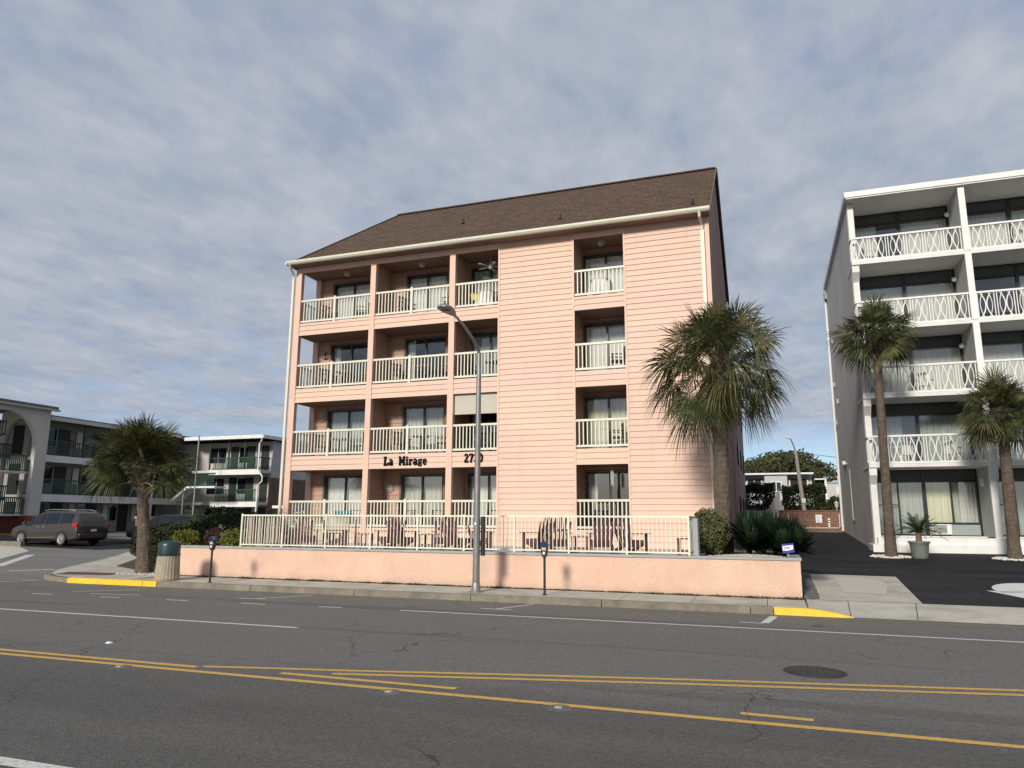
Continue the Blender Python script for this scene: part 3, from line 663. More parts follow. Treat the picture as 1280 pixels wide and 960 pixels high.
mb = MB(); sl = (RZ-e)/5.5
mb.hexa([(-1.365, 23.5, e-.12), (-1.33, 23.5, e-.12), (-1.33, 29, RZ-.12), (-1.365, 29, RZ-.12), (-1.365, 23.5, e+.02), (-1.33, 23.5, e+.02), (-1.33, 29, RZ+.02), (-1.365, 29, RZ+.02)])
mb.hexa([(-1.365, 29.001, RZ-.2), (-1.30, 29.001, RZ-.2), (-1.30, 34.5, e-.2), (-1.365, 34.5, e-.2), (-1.365, 29.001, RZ+.02), (-1.30, 29.001, RZ+.02), (-1.30, 34.5, e+.02), (-1.365, 34.5, e+.02)])
mb.build('barge_board', mat('dark_barge', (.12, .09, .08), .8), roof)
for (x, y) in ((-11.3, 25.9), (-6.8, 24.6), (-1.95, 24.2)):
    z = e+(y-23.5)*sl; mb = MB(); mb.tube([(x, y, z-.05), (x, y, z+.2)], .035, 8); mb.lathe([(.10, z-.03), (.06, z+.06)], x, y, 10); mb.build('vent_pipe', M['darkmetal'], roof)
# soffit and gutter
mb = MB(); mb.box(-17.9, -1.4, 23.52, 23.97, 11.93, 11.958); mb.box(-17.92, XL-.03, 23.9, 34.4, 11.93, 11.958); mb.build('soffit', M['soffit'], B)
mb = MB(); mb.prism([(23.36, 12.07), (23.37, 12.00), (23.42, 11.94), (23.51, 11.93), (23.51, 12.05), (23.49, 12.05), (23.49, 11.96), (23.43, 11.97), (23.39, 12.01), (23.385, 12.07)], -17.98, -1.36, 'x')
gut = mb.build('gutter', M['cream'], roof)
mb = MB(); mb.box(-18.0, -17.94, 23.35, 34.5, 11.92, 12.05); mb.build('side_gutter', M['cream'], roof)
mb = MB(); mb.tube([(-17.86, 23.45, 11.96), (-17.88, 23.55, 11.84), (-17.93, 23.86, 11.62), (-17.94, 23.9, 11.45)], .045, 8); mb.box(-17.99, -17.89, 23.86, 23.94, .93, 11.5); mb.build('downspout', M['cream'], B)
mb = MB(); mb.tube([(-1.70, 23.45, 11.95), (-1.70, 23.5, 11.80), (-1.66, 23.84, 11.62), (-1.66, 23.88, 11.4)], .05, 8); mb.box(-1.72, -1.60, 23.84, 23.93, .93, 11.45); mb.build('downspout', M['cream'], B)
# railings
def picket_rail(mb, x0, x1, z0, z1, y, pitch=.137, axis='x'):
    def bx(a0, a1, c0, c1, q0, q1):
        (mb.box(a0, a1, c0, c1, q0, q1) if axis == 'x' else mb.box(c0, c1, a0, a1, q0, q1))
    bx(x0, x1, y-.045, y+.045, z1-.075, z1); bx(x0, x1, y-.03, y+.03, z0, z0+.075)
    n_ = max(2, round((x1-x0)/pitch))
    for i in range(1, n_): x = x0+(x1-x0)*i/n_; bx(x-.019, x+.019, y-.019, y+.019, z0+.075, z1-.075)
for k in range(4):
    for (a, b) in ((-17.6, -14.38), (-14.15, -10.97)):
        m_ = (a+b)/2-.02; mb = MB(); picket_rail(mb, a, m_-.05, RB[k], RT[k], YF+.05); picket_rail(mb, m_+.05, b, RB[k], RT[k], YF+.05)
        rl = mb.build('balcony_railing', M['cream'], B)
        mb = MB(); mb.box(m_-.05, m_+.05, YF-.01, YF+.10, RB[k]-.06, RT[k]+.05); mb.build('rail_post', M['cream'], rl)
    for (a, b) in ((-10.74, -9.0), (-6.17, -4.33)):
        mb = MB(); picket_rail(mb, a, b, RB[k], RT[k], YF+.05); mb.build('balcony_railing', M['cream'], B)
    mb = MB(); picket_rail(mb, YF+.15, YB-.15, RB[k], RT[k], -17.68, axis='y'); mb.build('side_railing', M['cream'], B)
# sliding doors
def pleats(mb, x0, x1, z0, z1, y, pitch=.09, amp=.03, x_axis=True):
    n_ = max(2, int((x1-x0)/pitch*2))
    P = [(x0+(x1-x0)*i/n_, y+(amp if i % 2 else -amp)*(.6+.4*math.sin(i*1.7))) for i in range(n_+1)]
    for (a, ya), (b, yb) in zip(P, P[1:]): mb.q((a, ya, z0), (b, yb, z0), (b, yb, z1), (a, ya, z1))
cur_plan = {(0, 0): 'curw', (1, 0): 'cur', (2, 0): 'curw', (3, 0): None, (0, 1): 'curg', (1, 1): 'cur', (2, 1): None, (3, 1): 'cury', (0, 2): None, (1, 2): None, (2, 2): 'curg', (3, 2): 'curw', (0, 3): 'curw', (1, 3): 'curw', (2, 3): 'curg', (3, 3): 'curw'}
for k in range(4):
    for j, (a, b) in enumerate(DOORS):
        z0, z1 = DK[k]+.02, CE[k]-.17; m_ = (a+b)/2
        mb = MB(); mb.box(a, a+.05, YB-.02, YB+.1, z0, z1); mb.box(b-.05, b, YB-.02, YB+.1, z0, z1); mb.box(a+.05, b-.05, YB-.02, YB+.1, z1-.06, z1); mb.box(a+.05, b-.05, YB-.02, YB+.1, z0, z0+.05)
        mb.box(m_-.035, m_+.035, YB+.0, YB+.09, z0+.05, z1-.06)
        dr = mb.build('sliding_door', M['black'], B)
        for (p, q_) in ((a+.05, m_-.035), (m_+.035, b-.05)):
            mb = MB(); mb.q((p, YB+.05, z0+.05), (q_, YB+.05, z0+.05), (q_, YB+.05, z1-.06), (p, YB+.05, z1-.06)); mb.build('pane', M['glass'], dr)
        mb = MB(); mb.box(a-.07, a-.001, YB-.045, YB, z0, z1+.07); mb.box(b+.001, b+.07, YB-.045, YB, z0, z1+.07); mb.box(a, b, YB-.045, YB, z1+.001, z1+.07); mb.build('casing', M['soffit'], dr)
        c_ = cur_plan[(j, k)]
        if c_: 
            mb = MB()
            full = random.random() < .6 or c_ == 'curw'
            pleats(mb, a+.05, b-.05, z0+.03, z1-.07, YB+.19, pitch=.1 if c_ != 'curw' else .13)
            mb.build('curtain', M[c_], dr)
        else:
            mb = MB(); pleats(mb, a+.05, a+.35, z0+.03, z1-.07, YB+.19); mb.build('curtain', M['cur'], dr)
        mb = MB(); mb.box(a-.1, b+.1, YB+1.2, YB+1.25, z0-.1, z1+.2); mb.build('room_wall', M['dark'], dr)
# roller screen on one balcony
mb = MB(); mb.box(-10.72, -8.99, YF+.10, YF+.12, 5.58, 6.32); mb.build('roller_screen', M['mirror'], B)
# ceiling lights
for k in (3,):
    for x in (-15.9, -12.5, -5.3): mb = MB(); mb.lathe([(.03, 11.62), (.12, 11.68), (.14, 11.795)], x, 24.65, 14); mb.build('ceiling_light', M['mirror'], B)
# lettering: slab-serif strokes
def stroke(mb, pts, wd, x, z, s, y, k):
    for i, (a, b) in enumerate(zip(pts, pts[1:])):
        t = .022+.0007*((k*7+i*3) % 11)
        a_ = Vector((x+a[0]*s, 0, z+a[1]*s)); b_ = Vector((x+b[0]*s, 0, z+b[1]*s)); d_ = (b_-a_); 
        if d_.length < 1e-6: continue
        d_.normalize(); ww = wd*s*.66; r_ = Vector((-d_.z, 0, d_.x))*ww; e_ = d_*ww*.35
        P = [a_-e_-r_, b_+e_-r_, b_+e_+r_, a_-e_+r_]
        mb.hexa([(p.x, y, p.z) for p in P]+[(p.x, y-t, p.z) for p in P])
def arcp(cx, cz, rx, rz, t0, t1, n_=9): return [(cx+rx*math.cos(R(t0+(t1-t0)*i/n_)), cz+rz*math.sin(R(t0+(t1-t0)*i/n_))) for i in range(n_+1)]
W_ = .17
GL = {
    'L': (.62, [([(.18, 0), (.18, 1)], .2), ([(0, .96), (.38, .96)], .09), ([(0, .05), (.58, .05)], .11), ([(.56, .05), (.56, .3)], .1)]),
    'a': (.56, [(arcp(.25, .5, .17, .17, 150, 0), .12), ([(.42, .5), (.42, .06)], .16), (arcp(.24, .2, .18, .16, 20, 340), .13), ([(.42, .05), (.54, .05)], .09)]),
    'M': (.86, [([(.16, 0), (.16, 1)], .17), ([(.68, 0), (.68, 1)], .17), ([(.16, .95), (.42, .3)], .15), ([(.42, .3), (.68, .95)], .13), ([(.02, .96), (.26, .96)], .09), ([(.58, .96), (.82, .96)], .09), ([(.03, .045), (.29, .045)], .09), ([(.55, .045), (.82, .045)], .09)]),
    'i': (.34, [([(.16, 0), (.16, .66)], .17), ([(.03, .62), (.16, .62)], .09), ([(.02, .045), (.30, .045)], .09), ([(.10, .88), (.22, .88)], .16)]),
    'r': (.50, [([(.16, 0), (.16, .66)], .17), ([(.03, .62), (.16, .62)], .09), ([(.02, .045), (.32, .045)], .09), (arcp(.33, .43, .15, .19, 150, 40), .12), ([(.43, .52), (.43, .46)], .13)]),
    'g': (.56, [(arcp(.25, .44, .16, .17, 0, 360, 14), .12), ([(.36, .60), (.52, .64)], .09), (arcp(.25, .02, .19, .15, 0, 360, 14), .11), ([(.14, .28), (.14, .18)], .1)]),
    'e': (.54, [(arcp(.26, .32, .19, .29, 0, 320, 16), .13), ([(.08, .34), (.44, .34)], .09)]),
    '2': (.56, [(arcp(.26, .74, .18, .2, 170, -20), .14), ([(.43, .66), (.08, .08)], .14), ([(.04, .07), (.48, .07)], .13), ([(.48, .04), (.48, .22)], .08)]),
    '7': (.56, [([(.06, .93), (.48, .93)], .13), ([(.06, .98), (.06, .74)], .08), ([(.47, .9), (.22, 0)], .16)]),
    '3': (.56, [(arcp(.25, .73, .17, .2, 160, -80), .13), (arcp(.25, .28, .19, .23, 80, -160), .13)]),
    '0': (.58, [(arcp(.27, .5, .18, .42, 0, 360, 18), .15)]), ' ': (.62, [])}
def word(txt, x, z, s, y, name, gap=.06):
    mb = MB(); k = 0
    for ch in txt:
        adv, st = GL[ch]
        for pts, wd in st: stroke(mb, pts, wd, x, z, s, y, k); k += 1
        x += (adv+gap)*s
    print(name, 'ends at', x); return mb.build(name, mat('black_letters', (.004, .004, .004), .8, spec=.1), B)
word('La Mirage', -13.50, 3.78, .315, YF-.031, 'building_name')
word('2730', -10.25, 3.83, .30, YF-.031, 'street_number')
# ceiling fan
fz = 11.35; fx, fy = -9.62, 24.75
mb = MB(); mb.tube([(fx, fy, 11.79), (fx, fy, 11.45)], .015, 8); mb.lathe([(.03, 11.25), (.09, 11.27), (.11, 11.36), (.05, 11.44)], fx, fy, 14)
cf = tag(mb.build('ceiling_fan', M['fan'], origin=(fx, fy, 11.79)), 'pale five blade ceiling fan on the top balcony beside the solid pink wall', 'ceiling fan')
for i in range(5):
    t = R(72*i+20); dx, dy = math.cos(t), math.sin(t); mb = MB(); p = [(fx+dx*.12-dy*.03, fy+dy*.12+dx*.03), (fx+dx*.5-dy*.08, fy+dy*.5+dx*.08), (fx+dx*.58, fy+dy*.58), (fx+dx*.5+dy*.08, fy+dy*.5-dx*.08), (fx+dx*.12+dy*.03, fy+dy*.12-dx*.03)]
    mb.prism(p, 11.345, 11.357); mb.build('blade', M['fan'], cf)
# small wall decorations and porch pieces
mb = MB()
for i in range(12):
    t = R(30*i); mb.bar((-13.95+.02*math.cos(t), 25.24, 3.05+.02*math.sin(t)), (-13.95+.17*math.cos(t), 25.24, 3.05+.17*math.sin(t)), .03, .02, (0, 1, 0))
for i in range(24):
    t = R(15*i); t2 = R(15*i+15); mb.bar((-13.95+.2*math.cos(t), 25.24, 3.05+.2*math.sin(t)), (-13.95+.2*math.cos(t2), 25.24, 3.05+.2*math.sin(t2)), .02, .02, (0, 1, 0))
tag(mb.build('wall_ornament', M['mirror'], origin=(-13.95, 25.24, 3.05)), 'round metal wall ornament left of the ground floor middle door', 'wall ornament')
for z, lab in ((5.75, 'second'), (8.35, 'third')):
    mb = MB(); mb.bar((-17.15, 25.24, z), (-17.15, 25.24, z+.32), .025, .02); mb.bar((-17.25, 25.24, z+.24), (-17.05, 25.24, z+.24), .025, .02)
    for i in range(8):
        t = R(200+17*i); t2 = R(217+17*i); mb.bar((-17.15+.16*math.cos(t), 25.238, z+.14+.14*math.sin(t)), (-17.15+.16*math.cos(t2), 25.238, z+.14+.14*math.sin(t2)), .03, .02, (0, 1, 0))
    tag(mb.build('wall_ornament', M['mirror' if lab == 'second' else 'darkmetal'], origin=(-17.15, 25.24, z)), 'anchor shaped ornament on the wall of the left %s floor balcony' % lab, 'wall ornament')

# ------------------------------------------------------------------ furniture on balconies
def balcony_chair():
    r = empty('balcony_chair')
    mb = MB(); mb.box(-.25, .25, -.22, .24, .40, .44); mb.build('seat', M['darkmetal'], r, bevel=.01)
    mb = MB()
    for i in range(5): mb.box(-.22+i*.1-.02, -.22+i*.1+.03, .235, .26, .46, .88)
    mb.box(-.27, .27, .23, .265, .86, .93); mb.build('backrest', M['darkmetal'], r)
    for sx in (-1, 1):
        for yy in (-.2, .22): mb = MB(); mb.box(sx*.24-.018, sx*.24+.018, yy-.018, yy+.018, 0, .40 if yy > 0 else .62); mb.build('leg', M['darkmetal'], r)
        mb = MB(); mb.box(sx*.26-.03, sx*.26+.03, -.24, .22, .62, .65); mb.build('armrest', M['darkmetal'], r)
    return r
def balcony_table():
    r = empty('balcony_table')
    mb = MB(); mb.lathe([(.36, .68), (.38, .70), (.38, .715)], 0, 0, 20); mb.build('table_top', M['mirror'], r)
    mb = MB(); mb.tube([(0, 0, .03), (0, 0, .68)], .03, 8); mb.build('pedestal', M['darkmetal'], r)
    mb = MB(); mb.lathe([(.24, 0), (.22, .02), (.04, .05)], 0, 0, 16); mb.build('base', M['darkmetal'], r)
    return r
pc, pt = balcony_chair(), balcony_table(); used = {}
FL = ['ground', 'second', 'third', 'top']; BAYS = ['left corner', 'middle', 'narrow third', 'recessed right']
def place(proto, key, x, y, z, rz, lab, grp, cat):
    o = proto if key not in used else copy_tree(proto); used[key] = 1
    o.location = (x, y, z); o.rotation_euler = (0, 0, rz); tag(o, lab, cat, grp); return o
items = [(0, 3, -15.2, 1, 'c'), (0, 3, -16.7, -1, 'c'), (1, 3, -13.1, -1, 'c'), (1, 3, -11.35, 1, 'c'), (2, 3, -9.3, 1, 'c'), (0, 2, -16.6, -1, 'c'), (0, 2, -15.0, 1, 'c'), (0, 2, -15.8, 0, 't'), (1, 2, -13.3, -1, 'c'), (1, 2, -11.4, 1, 'c'), (1, 2, -12.3, 0, 't'), (2, 2, -10.3, -1, 'c'), (2, 2, -9.4, 0, 't'),
         (3, 2, -4.8, 1, 'c'), (0, 1, -16.7, -1, 'c'), (0, 1, -15.1, 1, 'c'), (0, 1, -15.9, 0, 't'), (1, 1, -13.2, -1, 'c'), (1, 1, -11.5, 1, 'c'), (1, 1, -12.35, 0, 't'), (2, 1, -10.2, -1, 'c'), (3, 1, -4.9, 1, 'c'), (0, 0, -15.0, 1, 'c'), (1, 0, -11.6, 1, 'c'), (1, 0, -12.9, -1, 'c'), (2, 0, -9.4, 1, 'c'), (3, 0, -5.7, -1, 'c')]
for b_, f_, x, sd_, t_ in items:
    side = 'left' if sd_ < 0 else 'right'
    where = '%s floor %s balcony' % (FL[f_], BAYS[b_])
    if t_ == 'c': place(pc, 'c', x, 24.72, DK[f_], R(-70)*sd_+R(180)*0, 'dark slatted chair on the %s of the %s' % (side, where), 'dark chairs on the balconies of the pink building', 'chair')
    else: place(pt, 't', x, 24.70, DK[f_], 0, 'small round patio table on the %s' % where, 'round tables on the balconies of the pink building', 'table')
def cloth_table(x, z, lab):
    r = empty('covered_table', (x, 24.75, z), lab, 'table')
    mb = MB(); mb.lathe([(.36, z+.74), (.37, z+.745)], x, 24.75, 20); mb.build('table_top', M['mirror'], r)
    mb = MB(); mb.tube([(x, 24.75, z), (x, 24.75, z+.74)], .03, 8); mb.build('pedestal', M['darkmetal'], r)
    mb = MB(); base = len(mb.v); n_ = 40
    for (rr, zz_) in ((.02, .755), (.375, .755), (.42, .45), (.46, .12)):
        for i in range(n_):
            t = 2*math.pi*i/n_; q_ = rr*(1+(.09*math.sin(6*t) if zz_ < .7 else 0)); mb.v.append((x+q_*math.cos(t), 24.75+q_*math.sin(t), z+zz_))
    for a in range(3):
        for i in range(n_): mb.f.append((base+a*n_+i, base+a*n_+(i+1) % n_, base+(a+1)*n_+(i+1) % n_, base+(a+1)*n_+i)); mb.m.append(0)
    mb.build('tablecloth', M['whitecl'], r, smooth=True)
cloth_table(-5.35, DK[3], 'table under a white cloth on the top recessed right balcony')
cloth_table(-9.75, DK[3], 'table under a white cloth on the top balcony below the ceiling fan')
mb = MB(); mb.hexa([(-10.3, 24.5, 10.0), (-10.05, 24.5, 10.0), (-10.05, 24.53, 10.05), (-10.3, 24.53, 10.05), (-10.35, 24.5, 10.3), (-10.0, 24.5, 10.3), (-10.0, 24.53, 10.32), (-10.35, 24.53, 10.32)])
tag(mb.build('yellow_cushion', M['yelcl'], origin=(-10.2, 24.5, 10.0), bevel=.01), 'yellow cushion on the top balcony below the ceiling fan', 'cushion')
mb = MB(); mb.box(-15.75, -15.0, 24.28, 24.32, 1.86, 2.12); mb.box(-15.4, -14.9, 24.33, 24.37, 1.8, 2.02); tag(mb.build('towel', M['teal'], origin=(-15.4, 24.3, 2.1), bevel=.008), 'turquoise towel hanging on the left ground floor balcony railing', 'towel')
mb = MB(); mb.tube([(-5.0, 24.4, 3.6), (-5.0, 24.4, 3.45)], .006, 5)
for i in range(4): mb.tube([(-5.04+i*.027, 24.4, 3.44), (-5.04+i*.027, 24.4, 3.0-.05*(i % 2))], .011, 6)
mb.lathe([(.05, 3.44), (.05, 3.46)], -5.0, 24.4, 12); tag(mb.build('wind_chime', M['fan'], origin=(-5, 24.4, 3.65)), 'wind chime hanging in the recessed right balcony on the ground floor', 'wind chime')

# adirondack chairs and side tables on the patio
def adirondack():
    r = empty('adirondack_chair')
    mb = MB()
    for i in range(5):     # seat slats
        y0 = -.26+i*.105; z0 = .37-.035*i; mb.hexa([(-.26, y0, z0-.02), (.26, y0, z0-.02), (.26, y0+.09, z0-.05), (-.26, y0+.09, z0-.05), (-.26, y0, z0), (.26, y0, z0), (.26, y0+.09, z0-.03), (-.26, y0+.09, z0-.03)])
    mb.build('seat', M['plum'], r)
    mb = MB()
    for i in range(5):
        a = (i-2); hh = [.68, .78, .82, .78, .68][i]; x0 = a*.095; x1 = a*.13; p = (x0, .24, .20); q_ = (x1, .24+.30*hh/.95, .20+hh-.05)
        mb.bar(p, q_, .075, .02, (0, 1, 0)); mb.ball((q_[0], q_[1], q_[2]), .034, 8, 6)
    mb.bar((-.26, .40, .62), (.26, .40, .62), .03, .06)
    mb.build('backrest', M['plum'], r)
    for sx in (-1, 1):
        mb = MB(); mb.hexa([(sx*.33-.06, -.34, .53), (sx*.33+.06, -.34, .53), (sx*.31+.04, .40, .53), (sx*.31-.04, .40, .53), (sx*.33-.06, -.34, .555), (sx*.33+.06, -.34, .555), (sx*.31+.04, .40, .555), (sx*.31-.04, .40, .555)]); mb.build('armrest', M['plum'], r)
        mb = MB(); mb.box(sx*.29-.015, sx*.29+.015, -.30, -.20, 0, .53); mb.build('front_leg', M['plum'], r)
        mb = MB(); mb.bar((sx*.27, -.28, .33), (sx*.27, .48, .03), .03, .11); mb.build('rear_leg', M['plum'], r)
    return r
def side_table():
    r = empty('side_table')
    mb = MB()
    for i in range(4): mb.box(-.24+i*.123, -.24+i*.123+.11, -.22, .22, .43, .455)
    mb.build('table_top', M['plum'], r)
    for sx in (-1, 1):
        for s2 in (-1, 1): mb = MB(); mb.box(sx*.2-.025, sx*.2+.025, s2*.18-.02, s2*.18+.02, 0, .43); mb.build('leg', M['plum'], r)
    mb = MB(); mb.box(-.17, .17, -.19, -.17, .12, .17); mb.build('stretcher', M['plum'], r)
    return r
ad, st = adirondack(), side_table()
AD = [(-15.75, 20.2, 150, 'leftmost plum adirondack chair beyond the left end of the patio fence'), (-14.9, 20.0, 200, 'plum adirondack chair just inside the left end of the patio fence'),
      (-13.75, 19.7, 203, 'plum adirondack chair with its back to the street below the left balcony'), (-12.75, 19.9, 130, 'plum adirondack chair facing left below the left pink post'),
      (-10.95, 20.0, 235, 'plum adirondack chair in side view below the middle balcony'), (-10.3, 19.6, 158, 'plum adirondack chair with its back to the street below the middle balcony'),
      (-9.1, 19.9, 205, 'plum adirondack chair left of the street lamp, nearer to the chair group middle'), (-8.5, 19.5, 165, 'plum adirondack chair closest to the left of the street lamp pole'),
      (-8.05, 20.2, 120, 'plum adirondack chair partly behind the street lamp pole'), (-6.3, 20.1, 238, 'plum adirondack chair turned left against the bare pink wall'), (-5.55, 19.6, 205, 'plum adirondack chair just above the right parking meter'),
      (-4.35, 19.7, 200, 'plum adirondack chair below the recessed right balcony'), (-3.6, 20.0, 152, 'rightmost plum adirondack chair below the recessed right balcony')]
for i, (x, y, a, lab) in enumerate(AD): place(ad, 'ad', x, y, .93, R(a), lab, 'adirondack chairs on the patio', 'chair')
for x, y, lab in ((-14.3, 20.1, 'plum side table beside the chairs near the left end of the patio'), (-13.2, 20.3, 'plum side table between the two chairs below the left balcony'), (-11.75, 19.8, 'plum side table standing alone below the gap of the left and middle balcony'), (-9.7, 20.1, 'plum side table between the chairs below the middle balcony'), (-4.95, 19.8, 'plum side table left of the chairs below the recessed right balcony'), (-2.05, 19.2, 'plum side table at the right end of the patio fence')):
    place(st, 'st', x, y, .93, 0, lab, 'side tables on the patio', 'table')

# ------------------------------------------------------------------ street lamp
r = empty('street_lamp', (-6.7, 16.5, .14), 'tall galvanised street lamp on the sidewalk in front of the pink building', 'street lamp')
mb = MB(); mb.tube([(-6.7, 16.5, .14), (-6.7, 16.5, 5.95)], [.088, .055], 16); mb.build('pole', M['galv'], r, smooth=True)
mb = MB(); mb.lathe([(.15, .14), (.15, .17), (.11, .18), (.10, .34), (.09, .36)], -6.7, 16.5, 16); mb.build('base', M['galv'], r, smooth=True)
mb = MB(); mb.tube([(-6.7, 16.5, 5.9), (-6.7, 16.44, 6.02), (-6.69, 16.0, 6.22), (-6.66, 15.4, 6.38), (-6.62, 14.95, 6.42), (-6.6, 14.7, 6.43)], [.045, .042, .036, .033, .03, .03], 10); mb.build('arm', M['galv'], r, smooth=True)
mb = MB(); base = 0; n_ = 14; prof = [(14.78, .03, .03, 6.43), (14.66, .07, .06, 6.43), (14.5, .13, .085, 6.44), (14.3, .165, .10, 6.45), (14.12, .16, .09, 6.45), (14.0, .10, .05, 6.44), (13.97, .01, .01, 6.44)]
for y, a, b, z in prof:
    for i in range(n_):
        t = 2*math.pi*i/n_; mb.v.append((-6.6+a*math.cos(t), y, z+(b if math.sin(t) > 0 else b*.45)*math.sin(t)))
for k in range(len(prof)-1):
    for i in range(n_): mb.f.append((k*n_+i, k*n_+(i+1) % n_, (k+1)*n_+(i+1) % n_, (k+1)*n_+i)); mb.m.append(0)
hd = mb.build('lamp_head', M['galv'], r, smooth=True)
mb = MB(); mb.lathe([(.02, 6.375), (.09, 6.385), (.125, 6.42)], -6.6, 14.25, 18); mb.build('lens', mat('lamp_lens', (.12, .12, .12), .15), hd, smooth=True)
mb = MB()
for i in range(15): mb.lathe([(.035, .98+i*.062), (.06, .99+i*.062), (.06, 1.02+i*.062), (.035, 1.035+i*.062)], -6.56, 16.56, 12)
mb.tube([(-6.56, 16.56, .98), (-6.56, 16.56, 1.9)], .052, 10); mb.build('ribbed_sleeve', M['blackpl'], r)
mb = MB(); mb.box(-6.725, -6.675, 16.405, 16.42, 1.70, 1.76); mb.build('sticker', M['signwhite'], r)
# parking meters
def meter():
    r = empty('parking_meter')
    mb = MB(); mb.tube([(0, 0, 0), (0, 0, .86)], .028, 12); mb.lathe([(.06, 0), (.05, .02)], 0, 0, 12); mb.build('pole', M['blackpl'], r)
    mb = MB(); mb.prism([(-.035, .84), (.035, .84), (.06, .90), (.075, .98), (.075, 1.07), (-.075, 1.07), (-.075, .98), (-.06, .90)], -.055, .055, 'y'); hs_ = mb.build('housing', M['blackpl'], r, bevel=.01)
    mb = MB(); mb.box(-.05, .05, -.06, -.056, 1.0, 1.06); mb.build('label_band', mat('meter_tan', (.48, .40, .22), .6), hs_)
    mb = MB(); mb.box(-.025, .025, -.06, -.056, .91, .965); mb.build('coin_plate', M['signwhite'], hs_)
    mb = MB(); mb.prism([(-.09, 1.075), (.09, 1.075), (.095, 1.13), (.07, 1.18), (.03, 1.205), (-.03, 1.205), (-.07, 1.18), (-.095, 1.13)], -.06, .06, 'y'); mb.build('dome', mat('meter_blue', (.012, .025, .07), .25), r, bevel=.012)
    return r
me = meter(); me.location = (-4.98, 16.43, .14); tag(me, 'parking meter in front of the pink wall, right of the street lamp', 'parking meter', 'parking meters along the kerb')
m2 = copy_tree(me); m2.location = (-14.26, 16.22, .14); tag(m2, 'parking meter near the left end of the pink wall beside the trash can', 'parking meter', 'parking meters along the kerb')
# trash can
r = empty('trash_can', (-15.85, 16.35, .14), 'concrete trash can with a dark green domed lid at the corner', 'trash can')
mb = MB(); base = 0; n_ = 48
for rr, z in ((.30, .14), (.325, .18), (.295, .76), (.30, .80)):
    for i in range(n_): t = 2*math.pi*i/n_; q_ = rr*(1-(.035 if i % 2 and .15 < z < .77 else 0)); mb.v.append((-15.85+q_*math.cos(t), 16.35+q_*math.sin(t), z))
for k in range(3):
    for i in range(n_): mb.f.append((k*n_+i, k*n_+(i+1) % n_, (k+1)*n_+(i+1) % n_, (k+1)*n_+i)); mb.m.append(0)
mb.build('body', M['agg'], r)
mb = MB(); mb.lathe([(.295, .805), (.305, .82), (.305, .86), (.29, .865), (.29, 1.08), (.28, 1.13), (.25, 1.17), (.17, 1.20), (.04, 1.21)], -15.85, 16.35, 32); mb.build('lid', M['canlid'], r, smooth=True)
# litter
mb = MB(); mb.hexa([(-9.45, 8.66, .003), (-9.36, 8.65, .003), (-9.35, 8.72, .003), (-9.43, 8.72, .003), (-9.43, 8.67, .02), (-9.38, 8.67, .03), (-9.37, 8.70, .02), (-9.41, 8.71, .025)]); tag(mb.build('litter', M['whitecl'], origin=(-9.4, 8.7, 0)), 'small crumpled white scrap lying on the road above the yellow lines', 'litter')
# yard sign
r = empty('yard_sign', (.31, 18.08, .96), 'small blue and white security yard sign at the right end of the pink wall', 'sign')
mb = MB(); mb.bar((.33, 18.1, .955), (.31, 18.1, 1.14), .02, .012); mb.build('stake', M['galv'], r)
mb = MB(); mb.prism([(.20, 1.10), (.45, 1.13), (.44, 1.33), (.18, 1.31)], 18.075, 18.088, 'y'); sp_ = mb.build('panel', M['bluesign'], r)
mb = MB(); mb.prism([(.205, 1.165), (.30, 1.165), (.43, 1.20), (.425, 1.29), (.20, 1.265)], 18.068, 18.073, 'y'); mb.build('white_field', M['signwhite'], sp_)
mb = MB(); mb.box(.25, .37, 18.064, 18.067, 1.235, 1.25); mb.box(.26, .35, 18.064, 18.067, 1.205, 1.217); mb.box(.228, .24, 18.064, 18.067, 1.18, 1.255); mb.build('printing', M['bluesign'], sp_)

# ------------------------------------------------------------------ palms
def fan(mb, o, d, pet, fr, n_=36, spread=95, droop=.35, wd=.028):
    d = Vector(d).normalized(); o = Vector(o)
    hub = o+d*pet+Vector((0, 0, -1))*droop*pet*.25
    side = d.cross(Vector((0, 0, 1)))
    if side.length < .05: side = Vector((1, 0, 0))
    side.normalize(); side = (Matrix.Rotation(random.uniform(-1.15, 1.15), 3, d) @ side); upn = side.cross(d).normalized()
    mb.cur = 1
    mb.bar(o, hub, .022, .014)
    mb.cur = 0 if random.random() < .72 else 2
    for i in range(n_):
        a = R(-spread+2*spread*i/(n_-1))+random.uniform(-.05, .05); le = fr*(.62+.38*math.cos(a*.62))*random.uniform(.78, 1.10)
        dd = (d*math.cos(a)+side*math.sin(a)).normalized(); tang = (-d*math.sin(a)+side*math.cos(a))
        jit = random.uniform(.6, 1.5)
        cup = upn*(.10*abs(math.sin(a)))*le
        g_ = lambda t: Vector((0, 0, -1))*droop*le*(t**2.2)*(.75+.5*abs(math.sin(a)))*jit
        p0 = hub+dd*.03; p1 = hub+dd*le*.45+cup*.5+g_(.45); p2 = hub+dd*le*.75+cup*.8+g_(.75); p3 = hub+dd*le*.97+cup+g_(1.0)
        w1 = tang*wd*.6; w2 = tang*wd*.42; lift = upn*wd*.3
        mb.q(p0-tang*.006, p1-w1+lift, p1); mb.q(p0+tang*.006, p1, p1+w1+lift)
        mb.q(p1-w1+lift, p1+w1+lift, p2+w2, p2-w2); mb.q(p2-w2, p2+w2, p3)
